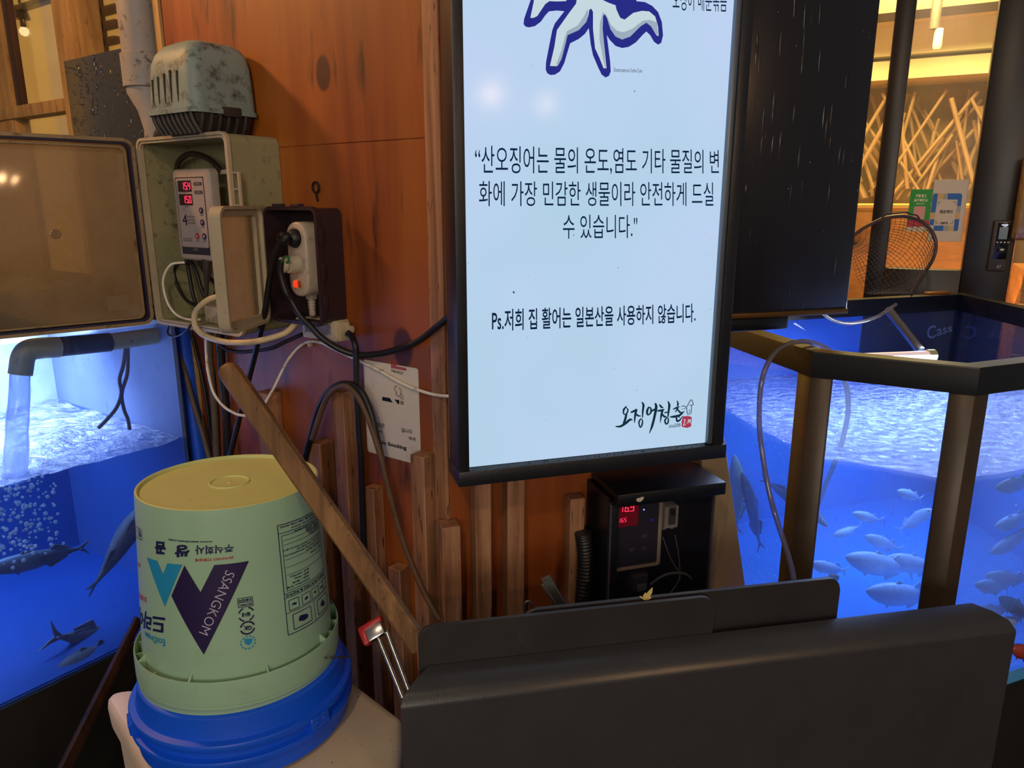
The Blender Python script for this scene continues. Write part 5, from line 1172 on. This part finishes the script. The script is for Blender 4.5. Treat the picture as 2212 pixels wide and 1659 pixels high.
p, q = onY(1918, 668, 2.12), onY(1988, 758, 2.0)
tag(MB().tube([p, q], .0125, 16).build('chrome_pipe', 'steel', None, p), 'short chrome pipe slanting down into the right tank', 'pipe')
p, q = onY(1800, 776, 1.62), onY(2012, 768, 1.66)
tl = thing('light_tube', 'glowing white tube with a cream end cap lying over the right tank water', 'tube light', (p + q) / 2)
MB().tube([p, q], .0115, 18).build('tube', mat('tube_glow', 'd8c4c8', .3, emit='ffd8d4', estr=.5), tl)
MB().tube([q - (q - p).normalized() * .012, q + (q - p).normalized() * .006], .0142, 18).build('end_cap', 'pvc_cream', tl)
def wcable(name, label, pts, r, m, cat, seg=10, sm=6):
    P = [onY(*p) for p in pts]; return tag(MB().tube(P, r, seg, sm).build(name, m, None, P[len(P) // 2]), label, cat)
zz = lambda pts: [(1540 + x / 3.292, 600 + y / 3.292, Y) for x, y, Y in pts]
wcable('air_hose', 'clear hose looped over the right tank rail, both ends hanging down', zz([(575, 2150, 1.24), (540, 1990, 1.27), (430, 1640, 1.33), (385, 1450, 1.35), (352, 1250, 1.37), (332, 1080, 1.38), (330, 930, 1.385), (345, 750, 1.39), (385, 620, 1.40), (450, 525, 1.41), (540, 470, 1.43), (650, 452, 1.45), (760, 478, 1.47), (840, 530, 1.48), (900, 640, 1.47), (945, 760, 1.46), (962, 880, 1.46), (952, 1020, 1.46), (905, 1210, 1.47), (860, 1330, 1.48), (790, 1500, 1.49), (735, 1650, 1.50)]), .0050, 'clear_hose', 'hose')
wcable('air_hose', 'thin hose sagging from under the black board behind the right tank rail', zz([(700, 150, 1.80), (775, 245, 1.80), (850, 300, 1.82), (960, 325, 1.85), (1080, 308, 1.9), (1180, 270, 1.95), (1250, 225, 2.0), (1300, 190, 2.05)]), .0045, 'clear_hose', 'hose')
# landing net hung on the back rail
zn = lambda pts, o_=.03: [N1.W(1820 + x / 5.184, 360 + y / 5.184, o_) for x, y in pts]
ln = thing('landing_net', 'round landing net with dark mesh standing on the back rail of the right tank', 'net', N1.W(1972, 636, .03))
hp = zn([(60, 810), (130, 765), (250, 680), (430, 590), (520, 566), (600, 557), (690, 556), (770, 572), (880, 612), (980, 700), (1035, 800), (1046, 900), (1030, 990), (990, 1080), (930, 1170), (860, 1270), (800, 1370), (778, 1420)])
MB().tube(hp, .0052, 10, 6).build('hoop', 'net_hoop', ln)
mb = MB(); nu, nv = 30, 24; hp2 = spline([V(p) for p in hp], 6); rows = []
left = [N1.W(1820 + x / 5.184, 360 + y / 5.184, .03) for x, y in ((60, 810), (60, 900), (90, 1000), (120, 1100), (150, 1200), (190, 1300), (240, 1400), (300, 1425), (420, 1425), (560, 1425), (700, 1425), (778, 1425))]
lf2 = spline([V(p) for p in left], 6)
for i in range(nu + 1):
    a = hp2[int(i / nu * (len(hp2) - 1))]; b = lf2[int(i / nu * (len(lf2) - 1))]; row = []
    for j in range(nv + 1):
        f = j / nv; p = a.lerp(b, f) + N1.n * (.05 * math.sin(math.pi * f) * math.sin(math.pi * i / nu)) + V((0, 0, -.010 * math.sin(math.pi * f))); row.append(mb.bm.verts.new(p))
    rows.append(row)
for i in range(nu):
    for j in range(nv):
        try: mb.bm.faces.new((rows[i][j], rows[i + 1][j], rows[i + 1][j + 1], rows[i][j + 1]))
        except ValueError: pass
nm = mb.build('mesh', 'net_cord', ln); w = nm.modifiers.new('w', 'WIREFRAME'); w.thickness = .0018; w.use_even_offset = False
P = zn([(430, 590), (470, 545), (520, 520), (570, 522), (640, 515), (700, 508), (760, 530), (830, 545), (860, 580)], .034); MB().tube(P, .0022, 8, 4).build('lashing', 'net_cord', ln)
tag(MB().box(N1, *sorted((N1.pix(2003, 628, 0)[0], N1.pix(2048, 628, 0)[0])), -.012, .012, RZ1, RZ1 + .008, .003).build('wood_chip', 'counter_wood', None, N1.W(2025, 628, 0)), 'small flat orange piece lying on the back rail', 'piece')

# ------------------------------------------------------------------ fish
def fish(head, tail, h, th, m, label, Yh, Yt, up=(0, 0, 1), group='fish in the right tank', fork=1.0, W=None):
    p, q = (onY(*head, Yh), onY(*tail, Yt)) if W is None else (W(*head, Yh), W(*tail, Yt))
    ln_ = (q - p).length; d = (q - p).normalized(); u_ = V(up) - d * V(up).dot(d); u_.normalize(); s_ = d.cross(u_)
    mb = MB(); lp = []
    for f, a in ((0, .02), (.02, .22), (.06, .45), (.12, .68), (.2, .88), (.32, 1.0), (.45, .97), (.58, .8), (.7, .56), (.8, .33), (.86, .2), (.9, .15)):
        bend = s_ * (.03 * ln_ * math.sin(f * 5)); c = p + d * (ln_ * f) + bend
        lp.append([c + u_ * (h * a * math.cos(t)) + s_ * (th * a * math.sin(t)) for t in [2 * math.pi * k / 14 for k in range(14)]])
    mb.loft(lp)
    e = p + d * (ln_ * .885) + s_ * (.03 * ln_ * math.sin(.885 * 5)); w = s_ * (th * .07)
    for sg in (1, -1):
        pts = [e + u_ * (h * .14 * sg), e + d * (ln_ * .06) + u_ * (h * .42 * sg * fork), e + d * (ln_ * .13) + u_ * (h * .95 * sg * fork), e + d * (ln_ * .085) + u_ * (h * .35 * sg), e + d * (ln_ * .05)]
        mb.prism([x - w for x in pts], w * 2)
    def fin(f0, f1, k, sg):
        b0 = p + d * (ln_ * f0) + u_ * (h * .80 * sg) + s_ * (.03 * ln_ * math.sin(f0 * 5)); b1 = p + d * (ln_ * f1) + u_ * (h * .4 * sg) + s_ * (.03 * ln_ * math.sin(f1 * 5))
        pts = [b0, b0 + d * (ln_ * .05) + u_ * (h * k * sg), b1 + u_ * (h * k * .35 * sg), b1]; mb.prism([x - w for x in pts], w * 2)
    fin(.30, .62, .42, 1); fin(.60, .80, .4, 1); fin(.56, .78, .42, -1); fin(.26, .34, .45, -1)
    o = mb.build('fish', m, None, p + d * ln_ * .4); tag(o, label, 'fish', group)
    for sg in (1, -1): MB().ball(p + d * (ln_ * .085) + s_ * (th * .42 * sg) + u_ * (h * .16), h * .13, 2).build('eye', 'eye_black', o)
    return o
SV, DK = 'fish_silver', 'fish_dark'
fish((1586, 981), (1596, 1160), .021, .015, 'fish_green', 'green-silver fish hanging head up closest to the beige plank', 1.80, 1.84, (1, .2, 0))
fish((1602, 1019), (1648, 1192), .016, .011, DK, 'dark slim fish hanging head up beside the green-silver one', 1.78, 1.84, (1, .2, 0))
fish((1788, 1138), (1648, 1030), .016, .014, DK, 'dark fish slanting behind the first brown tank post', 1.62, 1.86)
PALE = [((1841, 1108), (1908, 1126), 'small pale fish just under the hose end'), ((1800, 1156), (1862, 1137), 'pale fish tilted upward to the right in mid water'), ((1868, 1157), (1950, 1190), 'silver fish tilted downward to the right in mid water'),
        ((1826, 1202), (1982, 1238), 'long silver fish, the upper of the two side by side low in the middle pane'), ((1915, 1203), (2042, 1236), 'silver fish half hidden by the second brown post'), ((1748, 1216), (1832, 1236), 'pale pinkish fish beside the first brown post, above the black sheet'),
        ((1870, 1276), (2030, 1290), 'large pale fish near the bottom of the middle pane'), ((2014, 1100), (1940, 1146), 'faint fish pointing up right under the water line'), ((2018, 1322), (1955, 1358), 'pale fish low down next to the foot of the second brown post'),
        ((1938, 1060), (1994, 1080), 'faint fish close under the water line of the middle pane')]
random.seed(5)
for h_, t_, lb in PALE:
    y = (h_[1] + t_[1]) / 2; Y0 = 1.62 if y < 1150 else (1.54 if y < 1225 else 1.46)
    L_ = math.hypot(h_[0] - t_[0], h_[1] - t_[1]); fish(h_, t_, max(.012, L_ * .00017), max(.010, L_ * .00012), SV, lb, Y0 + .032 * (PALE.index((h_, t_, lb)) % 3), Y0 + .04 + .032 * (PALE.index((h_, t_, lb)) % 3))
RIGHT = [((2150, 1055), (2236, 1034), 'fish_gold', 'golden fish right under the water line of the right pane', 1.40), ((2148, 1139), (2230, 1108), SV, 'silver fish pointing down left in the upper right pane', 1.42), ((2138, 1196), (2236, 1135), SV, 'long silver fish slanting steeply at the right border', 1.40),
         ((2128, 1242), (2232, 1256), SV, 'pale fish level beside the second brown post, right pane', 1.38), ((2106, 1262), (2184, 1272), SV, 'small pale fish touching the second brown post on its right', 1.36), ((2098, 1322), (2190, 1318), SV, 'plump pale fish low in the right pane', 1.34),
         ((2158, 1290), (2236, 1338), DK, 'dark-backed fish heading down right in the right pane', 1.34), ((2142, 1352), (2212, 1338), SV, 'pale fish just above the right end of the black cabinet', 1.32), ((2184, 1398), (2240, 1420), 'fish_red', 'small reddish fish peeking past the black cabinet end', 1.30)]
for h_, t_, m_, lb, Y0 in RIGHT: fish(h_, t_, .016, .012, m_, lb, Y0 + .03, Y0 + .06)
fish((1812, 1244), (1772, 1262), .010, .008, 'fish_gold', 'tiny fish peeking over the rounded corner of the far black sheet', 1.46, 1.50)
# left tank: fish under water, positions as distance behind the front pane
LWp = lambda x, y, o_: L.W(x, y, -o_)
gl_ = 'fish in the left tank'
fish((345, 1075), (185, 1275), .040, .026, 'fish_brown', 'dark fish diving with spread tail behind the green bucket', .12, .10, (.3, -1, .5), gl_, 1.1, LWp)
fish((-40, 1232), (195, 1182), .022, .018, DK, 'dark bluish fish level under the bubbles', .16, .14, (0, 0, 1), gl_, 1, LWp)
fish((330, 1385), (95, 1372), .036, .026, 'fish_brown', 'broad brown fish near the floor of the left tank', .16, .12, (0, 0, 1), gl_, 1, LWp)
fish((120, 1452), (262, 1392), .030, .024, 'fish_brown', 'brown fish resting on the floor against the front glass', .05, .07, (0, 0, 1), gl_, 1, LWp)

# ------------------------------------------------------------------ restaurant door and room behind the right tank
w2 = thing('window_2', None, None, D.P(.0, 0, 0)); w2['kind'] = 'structure'
mu0, mu1 = D.pix(1933, 0, .03)[0], D.pix(1981, 0, .03)[0]
MB().box(D, mu0 + .006, mu1, -.03, .03, 0, 3.0, .004).build('mullion', 'door_black', w2)
r0 = D.pix(2104, 400, .03)[0]; r1 = D.pix(2180, 600, .03)[0]
MB().box(D, r0, r1, -.06, .03, 0, 3.0, .004).build('door_post', 'door_black', w2)
MB().box(D, mu1 - 1.2, r0, -.006, 0, 0, 3.0).build('door_pane', glass('door_glass', 'fffaf0', .03, .22, 'c8b890', .07, 8, .7, 150, .5), w2)
zs_ = D.pix(2000, 582, .03)[1]; MB().box(D, mu1, r0, -.03, .03, 0, zs_, .003).build('door_rail', 'door_black', w2)
MB().box(D, r1, 1.2, -.006, 0, 0, 3.0).build('side_pane', 'door_glass', w2)
# fingerprint reader on the door post
fz1, fz0 = D.pix(2165, 476, .05)[1], D.pix(2155, 586, .05)[1]; f0, f1 = D.pix(2141, 530, .05)[0], D.pix(2180, 530, .05)[0]
fr_ = thing('access_reader', 'dark grey access reader with a black glass face on the door post', 'access reader', D.P((f0 + f1) / 2, .03, fz0))
slab(MB(), D, f0, f1, fz0, fz1, .004, .0305, .056, .004).build('case', 'reader_grey', fr_)
slab(MB(), D, f0 + .010, f1 - .003, fz0 + .040, fz1 - .006, .004, .0555, .058, .001).build('face', 'reader_black', fr_)
MB().box(D, f0 + .020, f1 - .012, .058, .0586, fz1 - .016, fz1 - .013).build('status_light', 'led_white', fr_)
MB().box(D, f0 + .016, f1 - .010, .058, .0584, fz1 - .060, fz1 - .022).build('screen', mat('screen_grey', '3c4448', .2, emit='8c9aa0', estr=.12), fr_)
mb = MB()
for k in range(4): mb.box(D, f0 + .013 + k * .010, f0 + .018 + k * .010, .058, .0585, fz1 - .072, fz1 - .068)
mb.build('key_marks', 'sign_white', fr_)
c = D.P((f0 + f1) / 2 + .003, .0575, fz0 + .066); MB().lathe(c, D.n, [(.013, 0), (.013, .0016), (.011, .0022)], 24).build('finger_pad', 'reader_black', fr_)
add_text(MB(), 'AT', quad_on(D, .0565, (2152, 579), (2162, 579), (2153, 573), (2163, 573))).build('lettering', 'sign_white', fr_)
# notices on the glass
def card(fr, off, pxs, r=.004): 
    q = [fr.pix(*p, off) for p in pxs]; return (min(q[0][0], q[2][0]), max(q[1][0], q[3][0]), min(a[1] for a in q), max(a[1] for a in q))
wu0, wu1, wz0, wz1 = D.pix(2011, 450, .003)[0], D.pix(2086, 450, .003)[0], D.pix(2050, 522, .003)[1], D.pix(2050, 388, .003)[1]
wc = thing('payment_notice', 'white payment notice with blue and tan blocks on the restaurant glass', 'notice', D.P((wu0 + wu1) / 2, 0, wz0))
MB().box(D, wu0, wu1, .0005, .0030, wz0, wz1, .001, 1).build('card', 'sign_white', wc)
zq = lambda x, y: D.pix(1840 + x / 7.9, 380 + y / 7.9, .0034)
def dblk(mb, pts): mb.poly([D.P(*(lambda a: (a[0], .0034, a[1]))(zq(*p))) for p in pts])
for q_ in ([(1410, 300), (1470, 300), (1450, 480), (1425, 625), (1345, 625), (1385, 330)], [(1640, 298), (1860, 298), (1887, 330), (1862, 515), (1795, 512), (1808, 405), (1635, 402)], [(1335, 740), (1410, 740), (1395, 845), (1320, 840)], [(1400, 848), (1565, 848), (1555, 940), (1390, 935)], [(1755, 738), (1835, 738), (1812, 920), (1790, 942), (1735, 938)]): mb = MB(); dblk(mb, q_); mb.build('blue_block', 'sign_blue', wc)
for q_ in ([(1470, 300), (1568, 300), (1558, 402), (1460, 402)], [(1345, 628), (1425, 628), (1412, 735), (1335, 735)], [(1770, 620), (1850, 622), (1838, 735), (1756, 735)], [(1650, 850), (1740, 850), (1732, 940), (1642, 940)]): mb = MB(); dblk(mb, q_); mb.build('tan_block', 'sign_tan', wc)
for q_ in ([(1568, 300), (1640, 300), (1632, 402), (1558, 402)], [(1790, 518), (1862, 518), (1850, 620), (1778, 618)], [(1565, 848), (1650, 850), (1642, 940), (1555, 940)]): mb = MB(); dblk(mb, q_); mb.build('grey_block', 'sign_grey', wc)
mb = MB(); qd = lambda *c: quad_on(D, .0036, *[(1840 + x / 7.9, 380 + y / 7.9) for x, y in c])
add_text(mb, '제로페이', qd((1490, 645), (1715, 645), (1500, 580), (1722, 580)), .03); add_text(mb, 'zero', qd((1508, 825), (1640, 825), (1515, 785), (1645, 785)), .03)
for c, dx, dy in (((1480, 440), 1, 1), ((1775, 438), -1, 1), ((1430, 810), 1, -1), ((1725, 812), -1, -1)):
    dblk(mb, [c, (c[0] + 48 * dx, c[1]), (c[0] + 48 * dx, c[1] + 7 * dy), (c[0], c[1] + 7 * dy)]); dblk(mb, [c, (c[0] + 7 * dx, c[1]), (c[0] + 7 * dx - 8 * dy * .5, c[1] + 55 * dy), (c[0] - 8 * dy * .5, c[1] + 55 * dy)])
mb.build('lettering', 'ink_black', wc)
gu0, gu1, gz0, gz1 = D.pix(1963, 450, .003)[0], D.pix(2012, 450, .003)[0], D.pix(1985, 499, .003)[1], D.pix(1990, 409, .003)[1]
gc = thing('green_notice', 'green Chinese payment notice beside the white one on the restaurant glass', 'notice', D.P((gu0 + gu1) / 2, 0, gz0))
MB().box(D, gu0, gu1 - .002, .0005, .0026, gz0, gz1, .0008, 1).build('card', 'sign_green', gc)
mb = MB(); qd2 = lambda *c: quad_on(D, .0030, *[(1840 + x / 7.9, 380 + y / 7.9) for x, y in c])
add_text(mb, '扫码有礼', qd2((1092, 368), (1280, 368), (1100, 312), (1285, 312)), .04); add_text(mb, '享超优汇率', qd2((1060, 442), (1298, 442), (1066, 388), (1304, 388)), .04); add_text(mb, '微信支付', qd2((1098, 484), (1242, 484), (1100, 462), (1244, 462)), .02); mb.build('lettering', 'sign_cream', gc)
f = qd2((1040, 740), (1232, 740), (1068, 520), (1262, 520)); MB().poly([f(0, 0), f(1, 0), f(1, 1), f(0, 1)]).build('pale_patch', 'sign_pink', gc)
f = qd2((935, 865), (1320, 860), (945, 755), (1325, 755)); MB().poly([f(0, 0), f(1, 0), f(1, 1), f(0, 1)]).build('red_band', mat('band_red', 'c0283a', .5), gc)
f = qd2((918, 945), (1240, 950), (930, 870), (1330, 866)); MB().poly([f(0, 0), f(1, 0), f(1, 1), f(0, 1)]).build('white_band', 'sign_white', gc)
# plastic-wrapped thing at the border
p0, p1 = D.pix(2207, 430, .10), D.pix(2282, 430, .10); zt, zb_ = D.pix(2200, 350, .10)[1], D.pix(2195, 505, .10)[1]
wp = thing('wrapped_sign', 'cream sign wrapped in clear plastic at the right picture border', 'sign', D.P((p0[0] + p1[0]) / 2, .1, zb_))
MB().box(D, p0[0], p1[0], .05, .09, zb_, zt, .006).build('panel', 'sign_white', wp)
mb = MB(); mb.box(D, p0[0] - .008, p1[0] + .01, .040, .102, zb_ - .02, zt + .015, .012, 3)
for v in mb.bm.verts: v.co += V((mnoise.noise(v.co * 40), mnoise.noise(v.co * 37 + V((3, 1, 2))), mnoise.noise(v.co * 33))) * .006
mb.build('plastic_wrap', 'plastic_wrap', wp)
MB().box(D, p0[0] + .02, p0[0] + .06, .0, .05, zb_ + .02, zb_ + .06).build('bracket', 'door_black', wp)
# room inside
IW = -1.9
structure(MB().box(D, -1.5, 3.5, IW - .1, IW, 0, 3.6), 'wall_back', mat('room_wall', '6e4c22', .7, 0, '8a6430', 3))
def band(y0, y1, n0, n1, name, m, x=2040):
    z1, z0 = D.pix(x, y0, n1)[1], D.pix(x, y1, n1)[1]; return structure(MB().box(D, -1.4, 3, n0, n1, z0, z1), name, m)
band(122, 164, -1.9, -1.60, 'trim_1', 'cream_wall'); band(110, 123, -1.9, -1.66, 'trim_2', mat('trim_dark', '4a3a1c', .6)); band(34, 111, -1.9, -1.60, 'trim_3', mat('soffit', 'f0eabc', .7)); band(14, 35, -1.9, -1.50, 'trim_4', 'cream_wall'); band(-140, 15, -1.9, -1.30, 'trim_5', 'trim_dark')
q = D.W(2028, 40, -1.3); st = thing('track_spot', 'white-tipped track spotlight hanging in the restaurant', 'lamp', q)
MB().lathe(D.W(2028, -20, -1.3), (0, 0, -1), [(.022, 0), (.022, D.W(2028, -20, -1.3).z - D.W(2028, 62, -1.3).z)], 18).build('body', mat('spot_grey', '3c3628', .5), st)
MB().lathe(D.W(2029, 62, -1.3), (0, 0, -1), [(.018, 0), (.020, .075), (.014, .09)], 18).build('tip', mat('spot_white', 'e0d4a8', .4, emit='ffe9a8', estr=.3), st)
random.seed(21); mb = MB(); z0 = D.pix(2040, 432, -1.75)[1]; z1 = D.pix(2040, 196, -1.75)[1]; ua, ub = D.pix(1880, 300, -1.75)[0], D.pix(2160, 300, -1.75)[0]
for i in range(95):
    a = random.uniform(ua - .5, ub + .5); dz_ = random.uniform(.5, 1.0) * (z1 - z0); tilt = random.uniform(-.75, .75); b = a + tilt * dz_; n_ = random.uniform(-1.86, -1.68)
    zz0 = z0 + random.uniform(0, .25) * (z1 - z0); mb.tube([D.P(a, n_, zz0), D.P(b, n_ + random.uniform(-.03, .03), min(z1, zz0 + dz_))], random.uniform(.006, .013), 7, 1)
tag(mb.build('twig_screen', 'twig', None, D.P((ua + ub) / 2, -1.77, z0)), 'screen of crossed pale twigs on the restaurant back wall', 'wall decoration', kind='stuff')
zc = D.pix(1950, 446, -1.5)[1]
ct = thing('counter', 'orange wooden counter inside the restaurant, behind the notices', 'counter', D.P(0, -1.2, 0))
MB().box(D, -1.3, r0 + .25, -1.75, -1.0, 0, zc - .02, .004).build('front', 'counter_wood', ct)
MB().box(D, -1.3, r0 + .27, -1.78, -.97, zc - .02, zc, .004).build('top', 'counter_wood', ct)
gz = glow('strip_glow', 'ffc850', 1.6); tag(MB().box(D, -1.3, 3, -1.86, -1.84, zc + .004, zc + .016).build('strip_light', gz, None, D.P(0, -1.85, zc)), 'warm glowing strip along the foot of the twig screen', 'lamp')
t2_ = thing('side_counter', 'orange wooden shelves glimpsed right of the door post', 'shelf', D.P(.8, -.6, 0))
MB().box(D, r1 + .1, 1.6, -.9, -.5, 0, 1.25, .004).build('carcass', 'counter_wood', t2_)
for z_ in (.9, 1.1, 1.25): MB().box(D, r1 + .1, 1.6, -.5, -.48, z_, z_ + .02, .003).build('shelf', 'pale_wood', t2_)
structure(MB().box(D, -1.5, 3.5, IW - .1, -.1, 3.4, 3.5), 'ceiling', 'cream_wall')
